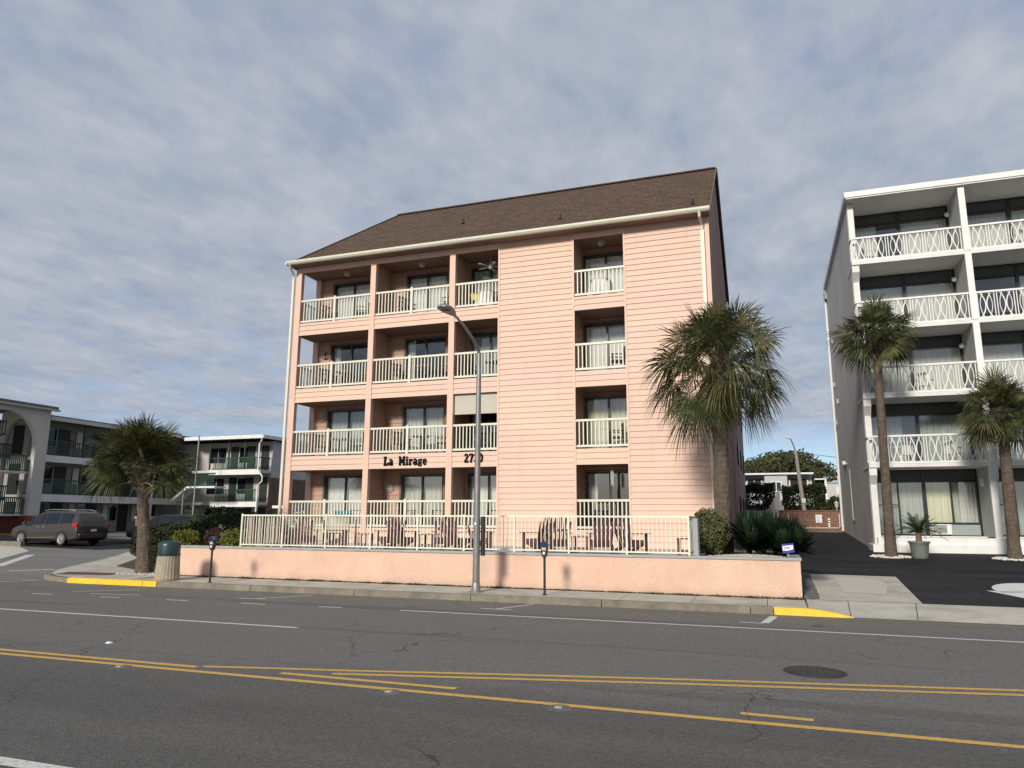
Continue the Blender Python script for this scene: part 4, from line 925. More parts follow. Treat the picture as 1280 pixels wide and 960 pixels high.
def make_palm(x, y, z0, ztop, r0, r1, crown, lab, nf=52, fr=.95, pet=.85, boots=True, lean=(0, 0), lo=-52, seed=1, rings=False, droop=.35):
    random.seed(seed)
    r = empty('palm_tree', (x, y, z0), lab, 'palm tree', 'sabbal palms'.replace('bb', 'b'))
    top = Vector((x+lean[0], y+lean[1], ztop)); mb = MB(); n_ = 20; K = 60
    for i in range(K+1):
        t = i/K; rr = r0+(r1-r0)*min(1, t*1.4); rr *= 1+.28*math.exp(-t*18)
        cx = x+lean[0]*t**1.3; cyy = y+lean[1]*t**1.3; z = z0-.05+(ztop-z0+.05)*t
        for k in range(n_):
            a = 2*math.pi*k/n_; q_ = rr*(1+.13*noise.noise(Vector((math.cos(a)*2.5, math.sin(a)*2.5, z*5)))+(.03 if i % 2 else 0)); mb.v.append((cx+q_*math.cos(a), cyy+q_*math.sin(a), z))
    for i in range(K):
        for k in range(n_): mb.f.append((i*n_+k, i*n_+(k+1) % n_, (i+1)*n_+(k+1) % n_, (i+1)*n_+k)); mb.m.append(0)
    mb.build('trunk', M['trunk'], r)
    mb = MB()                                                     # old leaf bases below the crown
    for i in range(90 if boots else 40):
        a = random.uniform(0, 2*math.pi); zb = ztop-random.uniform(-.1, .75 if boots else .35); ra = r1*.9
        o = Vector((top.x+ra*math.cos(a), top.y+ra*math.sin(a), zb)); d_ = Vector((math.cos(a), math.sin(a), random.uniform(.2, 1.2))).normalized(); le = random.uniform(.12, .34)
        mb.hexa([o-Vector((-d_.y, d_.x, 0))*.04-Vector((0, 0, .02)), o+Vector((-d_.y, d_.x, 0))*.04-Vector((0, 0, .02)), o+Vector((-d_.y, d_.x, 0))*.04+Vector((0, 0, .02)), o-Vector((-d_.y, d_.x, 0))*.04+Vector((0, 0, .02))]+[o+d_*le+v for v in (Vector((-.015, 0, -.01)), Vector((.015, 0, -.01)), Vector((.015, 0, .01)), Vector((-.015, 0, .01)))])
    mb.build('boots', M['boots'], r)
    mb = MB(); C_ = Vector((top.x, top.y, ztop+.15))
    for i in range(nf):
        t = (i+.5)/nf; el = R(lo+(86-lo)*(t**.9)+random.uniform(-14, 10)); az = i*2.39996+random.uniform(-.25, .25)
        d_ = Vector((math.cos(az)*math.cos(el), math.sin(az)*math.cos(el), math.sin(el)))
        s_ = random.uniform(.82, 1.12)
        fan(mb, C_+Vector((d_.x*.15, d_.y*.15, .25*t)), d_, pet*s_*random.choice((1, 1.05, .95, .7, .5)), fr*s_, droop=droop*(1.3-.6*max(0, math.sin(el)))*random.uniform(.7, 1.6), spread=random.uniform(80, 120))
    mb.cur = 3; mb.lathe([(r1*.9, ztop-.35), (r1*1.35, ztop-.1), (r1*1.4, ztop+.15), (r1*.9, ztop+.4), (.03, ztop+.6)], top.x, top.y, 14, .5)
    mb.build('crown', [M['palm'], M['palmdry'], M['palmdry'], mat('palm_fibre', (.05, .036, .025), .95, var=.3, bump=1)], r)
    mb = MB()
    for i in range(7):
        az = random.uniform(0, 6.28); el = R(random.uniform(-40, 10)); d_ = Vector((math.cos(az)*math.cos(el), math.sin(az)*math.cos(el), math.sin(el))); mb.tube([C_-Vector((0, 0, .35)), C_-Vector((0, 0, .35))+d_*.5, C_-Vector((0, 0, .5))+d_*.75], [.02, .012, .006], 5)
    mb.build('dead_stalks', M['deadleaf'], r)
    return r
make_palm(-1.25, 20.8, .95, 5.85, .22, .20, 0, 'large full palm growing from the planter at the right corner of the pink building', nf=92, fr=1.02, pet=1.22, seed=3, lean=(.05, 0), lo=-50, droop=.40)
make_palm(-18.1, 17.75, .15, 3.12, .23, .155, 0, 'short stout palm at the street corner behind the trash can', nf=84, fr=.90, pet=.92, seed=5, lean=(-.48, 0), lo=-6, boots=False, droop=.26)
make_palm(3.82, 28.5, .66, 8.25, .165, .135, 0, 'tall slim palm in front of the left end of the white hotel', nf=58, fr=.76, pet=.72, seed=11, lean=(.12, 0), lo=-40, droop=.30)
make_palm(7.46, 28.5, .66, 5.2, .18, .165, 0, 'palm at the right edge of the photo in front of the white hotel', nf=60, fr=.78, pet=.78, seed=17, lean=(.1, 0), lo=-40, droop=.30)
random.seed(21)
for x in (3.82, 7.46): tag(pebbles(lambda a, b: (x+(.15+.5*math.sqrt(a))*math.cos(b*6.28), 28.45+(.15+.4*math.sqrt(a))*math.sin(b*6.28)), 160, lambda x_, y_: hR(y_)+.01, .03, .055).build('gravel', mat('white_stones', (.6, .58, .52), .8, var=.2)), 'ring of white stones round the foot of the %s palm by the white hotel' % ('tall slim' if x < 5 else 'right edge'), 'gravel', kind='stuff')

# ------------------------------------------------------------------ shrubs and hedges
def leaves(mb, c, rad, n, size, box=False, seed=1, bump=.25):
    rnd = random.Random(seed); c = Vector(c)
    for i in range(n):
        if box:
            p = Vector((rnd.uniform(-1, 1), rnd.uniform(-1, 1), rnd.uniform(-1, 1)))
            ax = rnd.choice((0, 1, 2, 2, 1)); p[ax] = (1 if rnd.random() < .5 else -1)*rnd.uniform(.72, 1.02)
            if ax == 2: p.z = abs(p.z)
        else:
            p = Vector((rnd.gauss(0, 1), rnd.gauss(0, 1), rnd.gauss(0, 1))).normalized()*rnd.uniform(.62, 1.0)**.7
        k = 1+bump*noise.noise(Vector((p.x*2.2+seed, p.y*2.2, p.z*2.2)))*1.6
        q_ = c+Vector((p.x*rad[0], p.y*rad[1], p.z*rad[2]))*k
        a = Vector((rnd.uniform(-1, 1), rnd.uniform(-1, 1), rnd.uniform(-.6, 1))).normalized(); b = a.orthogonal().normalized(); b = Matrix.Rotation(rnd.uniform(0, 6.28), 3, a) @ b; cc = a.cross(b)
        s_ = size*rnd.uniform(.6, 1.3)
        mb.q(q_-b*s_*.5, q_+cc*s_*.28, q_+b*s_*.6, q_-cc*s_*.28)
def shrub(name, c, rad, n, size, m, lab, cat='shrub', box=False, seed=1, group=None, stems=6, bump=.25, cz=None):
    base = (c[0], c[1], c[2]-rad[2]); r = empty(name, base, lab, cat, group)
    mb = MB(); leaves(mb, c, rad, n, size, box, seed, bump); mb.build('foliage', m, r)
    mb = MB(); rnd = random.Random(seed+5)
    for i in range(stems):
        a = rnd.uniform(0, 6.28); x0 = c[0]+rnd.uniform(-.5, .5)*rad[0]*(1 if box else .3); y0 = c[1]+rnd.uniform(-.5, .5)*rad[1]*(1 if box else .3)
        mb.tube([(x0, y0, base[2]), (x0+.2*rad[0]*math.cos(a), y0+.2*rad[1]*math.sin(a), c[2]), (x0+.5*rad[0]*math.cos(a)*.8, y0+.5*rad[1]*math.sin(a)*.8, c[2]+rad[2]*.6)], [.03, .022, .01], 6)
    mb.build('stems', M['bark'], r)
    return r
shrub('round_shrub', (-1.58, 20.0, 1.52), (.50, .5, .60), 5200, .075, M['leafo'], 'rounded olive green shrub left of the large palm trunk', seed=4, bump=.18)
shrub('hedge', (-20.2, 21.0, .86), (1.5, 1.1, .74), 12000, .11, M['leafd'], 'dark green hedge behind the corner palm and the trash can', 'hedge', seed=9, bump=.18)
shrub('hedge', (-18.6, 22.2, 1.25), (2.3, 1.3, .85), 13000, .11, M['leafd'], 'taller feathery dark green hedge left of the patio fence', 'hedge', seed=10, bump=.35)
shrub('hedge', (-18.45, 19.3, .62), (.8, .7, .55), 4500, .08, M['leafd'], 'low dark hedge just behind the foot of the corner palm', 'hedge', seed=12)
shrub('yellow_shrub', (-17.45, 18.65, 1.12), (.5, .35, .36), 3000, .07, M['leafy'], 'yellow green shrub left of the reddish shrub on the pink wall', seed=13)
shrub('yellow_green_shrub', (-15.5, 18.6, 1.15), (.5, .4, .36), 3200, .07, M['leafy'], 'yellow green shrub against the left end of the patio fence', seed=14)
shrub('red_shrub', (-16.45, 18.75, 1.2), (.35, .3, .32), 1500, .06, M['leafr'], 'reddish shrub between the two yellow green shrubs', seed=15)
def rosette(mb, c, n, le, wd, seed=1, upb=.25, droop=.12):
    rnd = random.Random(seed); c = Vector(c)
    for i in range(n):
        el = R(-8+88*(rnd.random()**.9)); az = rnd.uniform(0, 6.28); d_ = Vector((math.cos(az)*math.cos(el), math.sin(az)*math.cos(el), math.sin(el))); L_ = le*rnd.uniform(.75, 1.1); t_ = Vector((-math.sin(az), math.cos(az), 0))*wd
        p = [c+d_*L_*f+Vector((0, 0, -droop*L_*f*f*math.cos(el))) for f in (.05, .45, .8, 1)]
        upl = d_.cross(t_).normalized()*wd*.4
        mb.q(p[0]-t_*.6, p[0]+t_*.6, p[1]+t_+upl, p[1]-t_+upl); mb.q(p[1]-t_+upl, p[1]+t_+upl, p[2]+t_*.7, p[2]-t_*.7); mb.q(p[2]-t_*.7, p[2]+t_*.7, p[3])
r = empty('yucca_clump', (0, 20.4, .95), 'broad clump of dark spiky yucca at the driveway corner', 'yucca')
mb = MB()
for i, (x, y, z, le) in enumerate(((-.62, 20.3, 1.2, .72), (-.28, 20.5, 1.30, .78), (.05, 20.2, 1.25, .8), (.40, 20.5, 1.2, .8), (.62, 20.1, 1.08, .62), (-.62, 20.7, 1.3, .8), (-.1, 20.9, 1.35, .75), (.25, 19.8, 1.05, .6), (-.5, 19.9, 1.1, .6))): rosette(mb, (x, y, z), 300, le*1.08, .030, seed=i+3)
mb.build('leaves', M['yucca'], r)
mb = MB()
for x, y in ((-.6, 20.3), (-.25, 20.5), (.05, 20.2), (.4, 20.5), (.25, 19.8)): mb.tube([(x, y, .93), (x+.02, y, 1.28)], [.07, .05], 8)
mb.build('stems', M['boots'], r)
# sago palm in a pot
r = empty('potted_sago_palm', (4.62, 28.0, hR(28)), 'sago palm in a ribbed grey green pot between the hotel palms', 'potted plant')
pz = hR(28)+.01; mb = MB(); mb.lathe([(.22, pz), (.24, pz+.05), (.255, pz+.12), (.25, pz+.13), (.28, pz+.34), (.275, pz+.35), (.30, pz+.50), (.335, pz+.505), (.335, pz+.57), (.30, pz+.57), (.28, pz+.50), (.02, pz+.49)], 4.62, 28.0, 28); mb.build('pot', M['pot'], r)
mb = MB(); mb.tube([(4.62, 28, pz+.45), (4.63, 28, pz+.85)], [.11, .09], 10); mb.build('trunk', M['boots'], r)
mb = MB(); rnd = random.Random(2)
for i in range(36):
    az = i*2.4; el = R(8+62*(i/36)); d_ = Vector((math.cos(az)*math.cos(el), math.sin(az)*math.cos(el), math.sin(el))); t_ = Vector((-math.sin(az), math.cos(az), 0)); c_ = Vector((4.63, 28, pz+.85)); le = .86
    P = [c_+d_*le*f+Vector((0, 0, -.42*le*f*f*math.cos(el))) for f in [j/14 for j in range(15)]]
    mb.tube(P[::2], .008, 4)
    for j in range(2, 15):
        for s_ in (-1, 1):
            ll = .15*math.sin(math.pi*(j+1)/16.5)+.02; tip = P[j]+t_*s_*ll+d_*.05+Vector((0, 0, .02)); wv = d_*.014; mb.q(P[j]-wv, P[j]+wv, tip)
mb.build('fronds', M['cyc'], r)

# ------------------------------------------------------------------ white hotel (right)
Hh = empty('white_hotel', (9.6, 30.5, .7), 'white five storey hotel with ornamental balcony railings and grey side wall', 'building')
HY = 30.5; WG = 32.3; BX = [3.62, 7.66, 11.7, 15.74]
hd_top = [12.0, 9.28, 6.6, 3.95]; hb = [11.86, 9.14, 6.46, 3.82]; hr = [13.0, 10.35, 7.7, 5.03]; roofb = 14.6
mb = MB(); mb.box(3.62, 3.84, 31.05, 43.0, .3, 14.75); mb.build('side_wall', M['greyst'], Hh)
mb = MB(); mb.box(3.63, 3.85, 30.86, 31.048, .7, 14.59); mb.build('corner_pilaster', M['white'], Hh)
mb = MB(); mb.box(3.85, 16, 32.9, 43, .5, 14.59); mb.build('building_core', M['greyst'], Hh)
mb = MB(); mb.box(3.55, 16.2, 30.35, 43.1, 14.6, 14.84); mb.build('roof_slab', M['whitet'], Hh, bevel=.01)
mb = MB(); mb.box(3.5, 16.2, 30.31, 30.348, 14.66, 14.88); mb.box(3.5, 3.545, 30.35, 43.1, 14.66, 14.88); mb.build('roof_fascia', M['whitet'], Hh)
mb = MB(); mb.box(3.5, 16.1, 30.42, 31.8, .5, .98); mb.box(3.7, 16.1, 30.55, 31.78, .98, 1.24); mb.build('plinth', M['whitet'], Hh, bevel=.01)
mb = MB(); mb.box(3.86, 16, 31.8, 32.28, .5, 1.28); mb.build('floor_slab', M['white'], Hh)
def orn_rail(mb, x0, x1, z0, z1, y):
    mb.box(x0, x1, y-.05, y+.05, z1-.07, z1); mb.box(x0, x1, y-.035, y+.035, z0, z0+.07)
    n_ = 6; W = (x1-x0)/n_; a0, a1 = z0+.07, z1-.07; hh = (a1-a0)/2; zc_ = (a0+a1)/2
    for i in range(n_):
        xc = x0+W*(i+.5)
        for s_ in (-1, 1):
            mb.box(xc+s_*W*.43-.015, xc+s_*W*.43+.015, y-.018, y+.018, a0, a1)
            # outer bow ( ) and inner crossing arcs )(
            for (xe, xm, yo) in ((W*.14, W*.31, 0), (W*.27, W*.03, .004*s_)):
                P = []
                for j in range(9):
                    t = -1+2*j/8; P.append((xc+s_*(xm+(xe-xm)*t*t), y+yo, zc_+t*hh))
                for a, b in zip(P, P[1:]): mb.bar(a, b, .022 if xm > .1*W else .036, .030, (0, 1, 0))
for k in range(4):
    mb = MB(); mb.box(3.60, 16.1, HY, 32.29, hb[k], hd_top[k]); sl_ = mb.build('balcony_slab', M['white'], Hh)
    for i in range(3):
        mb = MB(); orn_rail(mb, BX[i]+(.06 if i else .0), BX[i+1]-.16, hd_top[k]+.01, hr[k], HY+.06); mb.build('balcony_railing', M['whitet'], Hh)
    mb = MB(); mb.box(3.60, 3.68, HY+.11, 31.0, hr[k]-.07, hr[k]); mb.box(3.61, 3.67, HY+.11, 31.0, hd_top[k]+.01, hd_top[k]+.07)
    for j in range(4): mb.box(3.625, 3.655, HY+.17+j*.1, HY+.20+j*.1, hd_top[k]+.07, hr[k]-.07)
    mb.build('side_railing', M['whitet'], Hh)
tops = [roofb]+hb; bots = hd_top+[1.28]
for k in range(5):
    zt = tops[k]-.002; zb = bots[k]+.002
    for i in range(1, 4):
        mb = MB(); mb.box(BX[i]-.14, BX[i]+.06, (HY+.12 if k < 4 else 30.75), 32.28, zb, zt); pw = mb.build('partition_wall', M['ceil'], Hh)
        mb = MB(); mb.box(BX[i]-.15, BX[i]+.07, HY-.02 if k < 4 else 30.6, (HY+.118 if k < 4 else 30.748), zb if k < 4 else 1.242, zt); mb.build('post', M['whitet'], pw)
        if k != 3 or True:
            lx = BX[i]-.26; lz = zt-.55; mb = MB()
            if k < 4: mb.ball((lx, 31.9, lz), .10, 12, 8)
            else: mb.box(lx-.02, lx+.1, 31.3, 31.4, lz-.15, lz+.15)
            mb.build('wall_lamp', M['bulb'], pw, smooth=(k < 4))
    if k: # corner corbel below each slab
        mb = MB(); mb.prism([(30.56, zt), (30.56, zt-.28), (30.86, zt-.62), (30.86, zt)], 3.60, 3.86, 'x'); mb.build('corbel', M['white'], Hh)
    if k == 4:
        for i in range(1, 4): mb = MB(); mb.prism([(30.44, zt), (30.44, zt-.35), (30.598, zt-.55), (30.598, zt)], BX[i]-.19, BX[i]+.11, 'x'); mb.build('corbel', M['white'], Hh)
    for i in range(3):
        a, b = BX[i]+.23*(i == 0)+.07*(i > 0), BX[i+1]-.15; m_ = (a+b)/2
        hz = zt-.42
        mb = MB(); mb.box(a, b, WG, WG+.08, zt-.05, zt-.001); mb.box(a, b, WG-.01, WG+.08, hz-.07, hz); mb.box(a, a+.06, WG, WG+.079, zb, zt-.051); mb.box(b-.06, b, WG, WG+.079, zb, zt-.051); mb.box(m_-.06, m_+.06, WG-.015, WG+.079, zb+.001, zt-.052)
        z0 = zb
        if k == 4:
            mb.box(m_, b, WG-.008, WG+.078, 1.72, 1.77); z0 = zb
            mb.box(a, m_, WG-.006, WG+.078, zb, zb+.06); mb.box((a+m_)/2-.03, (a+m_)/2+.03, WG-.004, WG+.07, zb, hz-.07); mb.box((b+m_)/2-.03, (b+m_)/2+.03, WG-.004, WG+.07, 1.75, hz-.07); mb.box(a, (a+m_)/2, WG-.005, WG+.06, 2.45, 2.48); mb.box(m_, b, WG-.006, WG+.078, zb, zb+.03)
        fr_ = mb.build('window_wall', M['black'], Hh)
        mb = MB(); mb.box(a+.06, m_-.06, WG+.03, WG+.05, hz, zt-.05); mb.box(m_+.06, b-.06, WG+.03, WG+.05, hz, zt-.05); mb.build('header_panel', M['header'], fr_)
        for jj, (p, q_) in enumerate(((a+.06, m_-.06), (m_+.06, b-.06))):
            zlo = zb if not (k == 4 and jj == 1) else 1.77
            mb = MB(); mb.q((p, WG+.04, zlo), (q_, WG+.04, zlo), (q_, WG+.04, hz-.07), (p, WG+.04, hz-.07)); mb.build('pane', M['glass'], fr_)
            cm = [['cur', 'cur'], ['cur', 'cur'], ['cur', 'cur'], ['curg', 'curg'], ['curg', 'cury']][k][jj]
            p2, q2 = p, q_
            if i == 0 and jj == 0 and k in (0, 3): q2 = p+(q_-p)*(.55 if k == 0 else .72)
            if i == 1 and k == 1: q2 = p+.25
            if k == 4 and i == 0 and jj == 1:
                mb = MB(); pleats(mb, p, (p+q_)/2, zlo+.02, hz-.08, WG+.2, .12, .03); mb.build('curtain', M['cury'], fr_)
                mb = MB(); pleats(mb, (p+q_)/2, q_, zlo+.02, hz-.08, WG+.2, .12, .03); mb.build('curtain', M['cur'], fr_); continue
            mb = MB(); pleats(mb, p2, q2, zlo+.02, hz-.08, WG+.2, .12, .03); mb.build('curtain', M[cm], fr_)
        if k == 4:
            mb = MB(); mb.box(m_+.06, b-.06, WG+.02, WG+.05, zb+.03, 1.72); mb.build('lower_panel', M['panel'], fr_)
            mb = MB(); mb.box(m_+.12, m_+.78, WG-.16, WG+.01, zb+.06, zb+.44); ac = mb.build('air_conditioner', M['white'], Hh)
            mb = MB()
            for jx in range(7): mb.box(m_+.15, m_+.62, WG-.166, WG-.161, zb+.10+jx*.045, zb+.13+jx*.045)
            mb.build('grille', M['header'], ac)
mb = MB(); mb.box(3.86, 16, 32.6, 32.62, .8, 14.5); mb.build('room_backs', M['dark'], Hh)
mb = MB(); mb.tube([(3.55, 42.9, 1.3), (3.55, 42.9, 14.3)], .06, 8); mb.build('downspout', M['whitet'], Hh)
mb = MB(); mb.box(3.5, 3.62, 42.5, 43.3, 14.0, 14.5); mb.build('rain_hopper', M['cap'], Hh)
mb = MB(); mb.box(3.56, 3.62, 39.0, 40.4, 4.55, 4.60); mb.lathe([(.03, 4.5), (.08, 4.55), (.09, 4.7)], 3.5, 39.0, 10); mb.build('wall_light', M['whitet'], Hh)
mb = MB(); mb.tube([(3.58, 37.5, 4.2), (3.58, 37.5, 1.9), (3.58, 37.0, 1.88)], .02, 6); mb.build('conduit', M['greyst'], Hh)
for (y, z) in ((41.8, 8.9), (42.2, 6.9), (40.5, 7.8), (41, 11.1)): mb = MB(); mb.box(3.52, 3.618, y, y+.12, z, z+.22); mb.build('vent', M['galv'], Hh)
# plastic chairs on the hotel balconies
def resin_chair():
    r = empty('resin_chair')
    mb = MB(); mb.box(-.24, .24, -.22, .24, .38, .42); mb.build('seat', M['whitet'], r, bevel=.01)
    mb = MB(); mb.hexa([(-.22, .22, .42), (.22, .22, .42), (.22, .25, .42), (-.22, .25, .42), (-.2, .33, .86), (.2, .33, .86), (.2, .355, .86), (-.2, .355, .86)]); mb.build('backrest', M['whitet'], r, bevel=.01)
    for sx in (-1, 1):
        for yy in (-.18, .2): mb = MB(); mb.bar((sx*.22, yy, .38), (sx*.26, yy*1.2, 0), .04, .04); mb.build('leg', M['whitet'], r)
        mb = MB(); mb.box(sx*.27-.03, sx*.27+.03, -.2, .26, .60, .625); mb.build('armrest', M['whitet'], r)
    return r
rc = resin_chair()
for k, (x, z, a, lab) in enumerate(((4.4, 12.0, 100, 'white plastic chair at the left end of the hotel top floor balcony'), (9.6, 12.0, 200, 'white plastic chair on the hotel top floor right of the balcony post'), (5.9, 6.6, 160, 'white plastic chair on the hotel balcony behind the slim palm'), (5.0, 3.95, 190, 'white plastic chair on the lowest hotel balcony, left of its table'), (6.6, 3.95, 150, 'white plastic chair on the lowest hotel balcony beside the post'))):
    place(rc, 'rc', x, 31.4, z, R(a), lab, 'white chairs on the hotel balconies', 'chair')

# ------------------------------------------------------------------ behind the driveway
r = empty('brick_wall', (2.5, 44, 1.15), 'low brown brick wall closing the end of the driveway', 'wall')
mb = MB(); mb.box(.4, 3.9, 44, 44.25, 1.0, 2.34); mb.build('wall', M['brickf'], r)
mb = MB(); mb.box(.4, 3.9, 43.96, 44.29, 2.342, 2.40); mb.build('coping', M['brickf'], r)
mb = MB(); mb.box(2.30, 2.62, 43.95, 43.99, 1.72, 2.15); sg = tag(mb.build('notice_sign', M['signwhite'], origin=(2.46, 43.97, 1.72)), 'white rectangular notice sign on the brick wall', 'sign')
mb = MB()
for i in range(6): mb.box(2.34, 2.58-.03*(i % 3), 43.944, 43.949, 1.77+i*.06, 1.79+i*.06)
mb.build('printing', M['cap'], sg)
for i, z in enumerate((1.50, 1.62, 1.75, 1.88)):
    mb = MB(); mb.box(2.97-.05, 2.97+.05, 43.95, 43.99, z, z+.075); tag(mb.build('wall_marker', M['signwhite'], origin=(2.97, 43.97, z)), '%s small white square in the column on the brick wall' % ['lowest', 'second lowest', 'second highest', 'highest'][i], 'marker', 'white squares on the brick wall')
mb = MB(); mb.tube([(1.0, 43.93, 1.42), (3.45, 43.93, 1.44), (3.5, 43.93, 1.5), (3.5, 43.93, 2.2)], .025, 6); mb.build('pipe', M['whitet'], r)
mb = MB(); mb.tube([(3.42, 44.1, 2.40), (3.42, 44.1, 2.55)], .03, 8); mb.lathe([(.08, 2.55), (.11, 2.75), (.14, 2.77), (.02, 2.9)], 3.42, 44.1, 8); tag(mb.build('lantern', M['fan'], origin=(3.42, 44.1, 2.4)), 'small pale lantern on top of the brick wall', 'lantern')
# white picket fence and stair railing behind the yucca
r = empty('white_fence', (-.6, 46, 1.2), 'white picket fence behind the yucca with a raised stepped section', 'fence')
mb = MB()
for i in range(22): x = -1.4+i*.115; mb.prism([(x-.04, 1.2), (x+.04, 1.2), (x+.04, 2.36), (x, 2.44), (x-.04, 2.36)], 46.0, 46.03, 'y')
mb.box(-1.45, 1.1, 46.031, 46.07, 1.5, 1.6); mb.box(-1.45, 1.1, 46.031, 46.07, 2.1, 2.2); mb.build('picket_panel', M['whitet'], r)
mb = MB()
for i in range(9): x = -.1+i*.1; t_ = 2.55+min(i, 6)*.19 if i < 7 else (3.0 if i == 7 else 2.7); mb.box(x-.044, x+.044, 47.0, 47.05, 1.2, t_)
mb.build('stepped_panel', M['white'], r)
shrub('hedge', (-1.2, 50, 2.6), (1.35, 1.0, 1.45), 9000, .16, M['leafd'], 'clipped dark hedge left of the white stepped fence', 'hedge', box=True, seed=31, bump=.12)
shrub('hedge', (2.1, 52, 2.6), (1.25, 1.2, 1.45), 9000, .16, M['leafd'], 'clipped dark hedge behind the utility pole', 'hedge', box=True, seed=32, bump=.12)
shrub('hedge', (4.3, 51, 2.2), (1.15, 1.0, 1.15), 7000, .16, M['leafd'], 'lower hedge between the utility pole and the white hotel', 'hedge', seed=33)
# grey two-storey motel behind
r = empty('grey_motel', (0, 62, 1.3), 'grey two storey motel behind the clipped hedges', 'building')
mb = MB(); mb.box(-4, 3.2, 62.8, 70, 1.2, 5.4); mb.build('wall', M['motelgrey'], r)
mb = MB(); mb.box(-.35, 1.35, 62.0, 62.78, 1.2, 5.36); mb.build('projecting_bay', M['motelgrey'], r)
mb = MB(); mb.box(-4.2, 3.3, 61.8, 70.2, 5.42, 5.55); mb.build('roof', M['whitet'], r)
mb = MB(); mb.box(3.35, 4.0, 61.5, 61.56, 4.95, 5.05); mb.box(3.35, 4.2, 61.56, 64, 4.95, 5.05); mb.box(4.05, 4.2, 61.6, 64, 2.9, 4.94); mb.build('side_porch', M['whitet'], r)
mb = MB(); mb.box(3.3, 4.0, 62.0, 63.9, 2.0, 4.9); mb.build('porch_recess', M['dark'], r)
for a, b in ((-3.2, -2.2), (-1.75, -.55), (1.5, 2.9)):
    mb = MB(); mb.box(a, b, 62.70, 62.79, 4.05, 5.1); wn = mb.build('window', M['dark'], r)
    mb = MB(); mb.box(a, b, 62.64, 62.69, 4.02, 4.10); mb.box(a, a+.08, 62.64, 62.69, 4.1, 5.0); mb.box((a+b)/2-.04, (a+b)/2+.04, 62.64, 62.69, 4.1, 5.0); mb.box(b-.08, b, 62.64, 62.69, 4.1, 5.0); mb.build('frame', M['white'], wn)
mb = MB(); mb.box(.15, .85, 61.96, 61.995, 4.1, 4.8); wn = mb.build('window', M['carglass'], r)
mb = MB(); mb.box(.08, .15, 61.94, 61.99, 4.05, 4.88); mb.box(.85, .92, 61.94, 61.99, 4.05, 4.88); mb.box(.15, .85, 61.94, 61.99, 4.8, 4.88); mb.box(.15, .85, 61.94, 61.99, 4.05, 4.1); mb.box(.47, .53, 61.93, 61.955, 4.1, 4.8); mb.build('frame', M['whitet'], wn)
mb = MB(); mb.box(-4, -.4, 61.9, 61.95, 4.0, 4.06); mb.box(1.4, 3.2, 61.9, 61.95, 4.0, 4.06); mb.box(-4, -.4, 61.9, 62.79, 3.0, 3.12); mb.box(1.4, 3.2, 61.9, 62.79, 3.0, 3.12); mb.build('walkway', M['white'], r)
r = empty('far_house', (6.5, 75, 1.5), 'small grey flat roofed building far off beside the white hotel', 'building')
mb = MB(); mb.box(5.0, 9.5, 75, 80, 1.2, 5.3); mb.build('wall', M['motelgrey'], r); mb = MB(); mb.box(4.9, 9.6, 74.9, 80.1, 5.302, 5.42); mb.build('roof', M['cap'], r); mb = MB(); mb.box(5.9, 6.7, 74.94, 74.99, 4.3, 5.0); mb.build('window', M['whitet'], r)
# broad tree behind the motel
def far_tree(x, y, z0, z1, rx, n, lab, seed, size=.32):
    r = empty('tree', (x, y, z0), lab, 'tree'); rnd = random.Random(seed); zc_ = (z0+z1)/2
    mb = MB(); mb.tube([(x, y, z0), (x+.1, y, z0+(z1-z0)*.5)], [.35, .22], 8)
    for i in range(7): a = i*.9; mb.tube([(x+.05, y, z0+(z1-z0)*.35), (x+rx*.6*math.cos(a), y+rx*.5*math.sin(a), z0+(z1-z0)*.75)], [.14, .05], 6)
    mb.build('trunk', M['bark'], r)
    mb = MB()
    for i in range(26):
        a = rnd.uniform(0, 6.28); q_ = math.sqrt(rnd.random()); cx = x+rx*.75*q_*math.cos(a); cyy = y+rx*.75*q_*math.sin(a); cz_ = z0+(z1-z0)*(.55+.30*math.sqrt(max(0, 1-q_*q_))*rnd.uniform(.8, 1)); rr = rx*rnd.uniform(.2, .34)
        leaves(mb, (cx, cyy, cz_), (rr, rr, rr*.7), n//26, size, False, seed+i, .3)
    mb.build('crown', M['treeleaf'], r)
far_tree(1.2, 80, 1.2, 9.2, 5.6, 15000, 'broad dark tree with a domed crown behind the grey motel', 41)
far_tree(-58, 92, .8, 11.6, 4.5, 6000, 'dark tree top showing over the motel roof left of the pink building', 43)
# utility pole with lamps and wires
r = empty('utility_pole', (1.72, 48, 1.2), 'pale utility pole with two lamp heads behind the brick wall', 'utility pole')
mb = MB(); mb.tube([(2.0, 48, 1.2), (1.62, 48, 6.05)], [.14, .10], 10); mb.build('pole', M['wood'], r)
mb = MB(); mb.tube([(1.66, 48, 5.9), (1.5, 47.9, 6.5), (1.35, 47.8, 6.85)], .035, 6); mb.build('lamp_arm', M['galv'], r)
mb = MB(); mb.hexa([(1.10, 47.7, 6.85), (1.40, 47.7, 6.78), (1.40, 47.95, 6.78), (1.10, 47.95, 6.85), (1.12, 47.72, 6.97), (1.38, 47.72, 6.93), (1.38, 47.93, 6.93), (1.12, 47.93, 6.97)]); mb.build('lamp_head', M['galv'], r)
mb = MB(); mb.box(1.15, 1.55, 47.6, 47.9, 5.62, 5.82); mb.tube([(1.5, 47.8, 5.75), (1.64, 48, 5.8)], .03, 6); mb.build('floodlight', M['darkmetal'], r)
mb = MB(); mb.box(1.8, 2.02, 47.84, 47.87, 2.9, 3.15); mb.build('notice', M['signwhite'], r)
for (zz_, x2, z2) in ((5.95, 9, 5.5), (5.85, 9, 3.9)):
    mb = MB(); mb.tube([(1.66, 48, zz_), ((1.66+x2)/2, 49, (zz_+z2)/2-.25), (x2, 50, z2)], .015, 5); mb.build('wire', M['insul'], r)

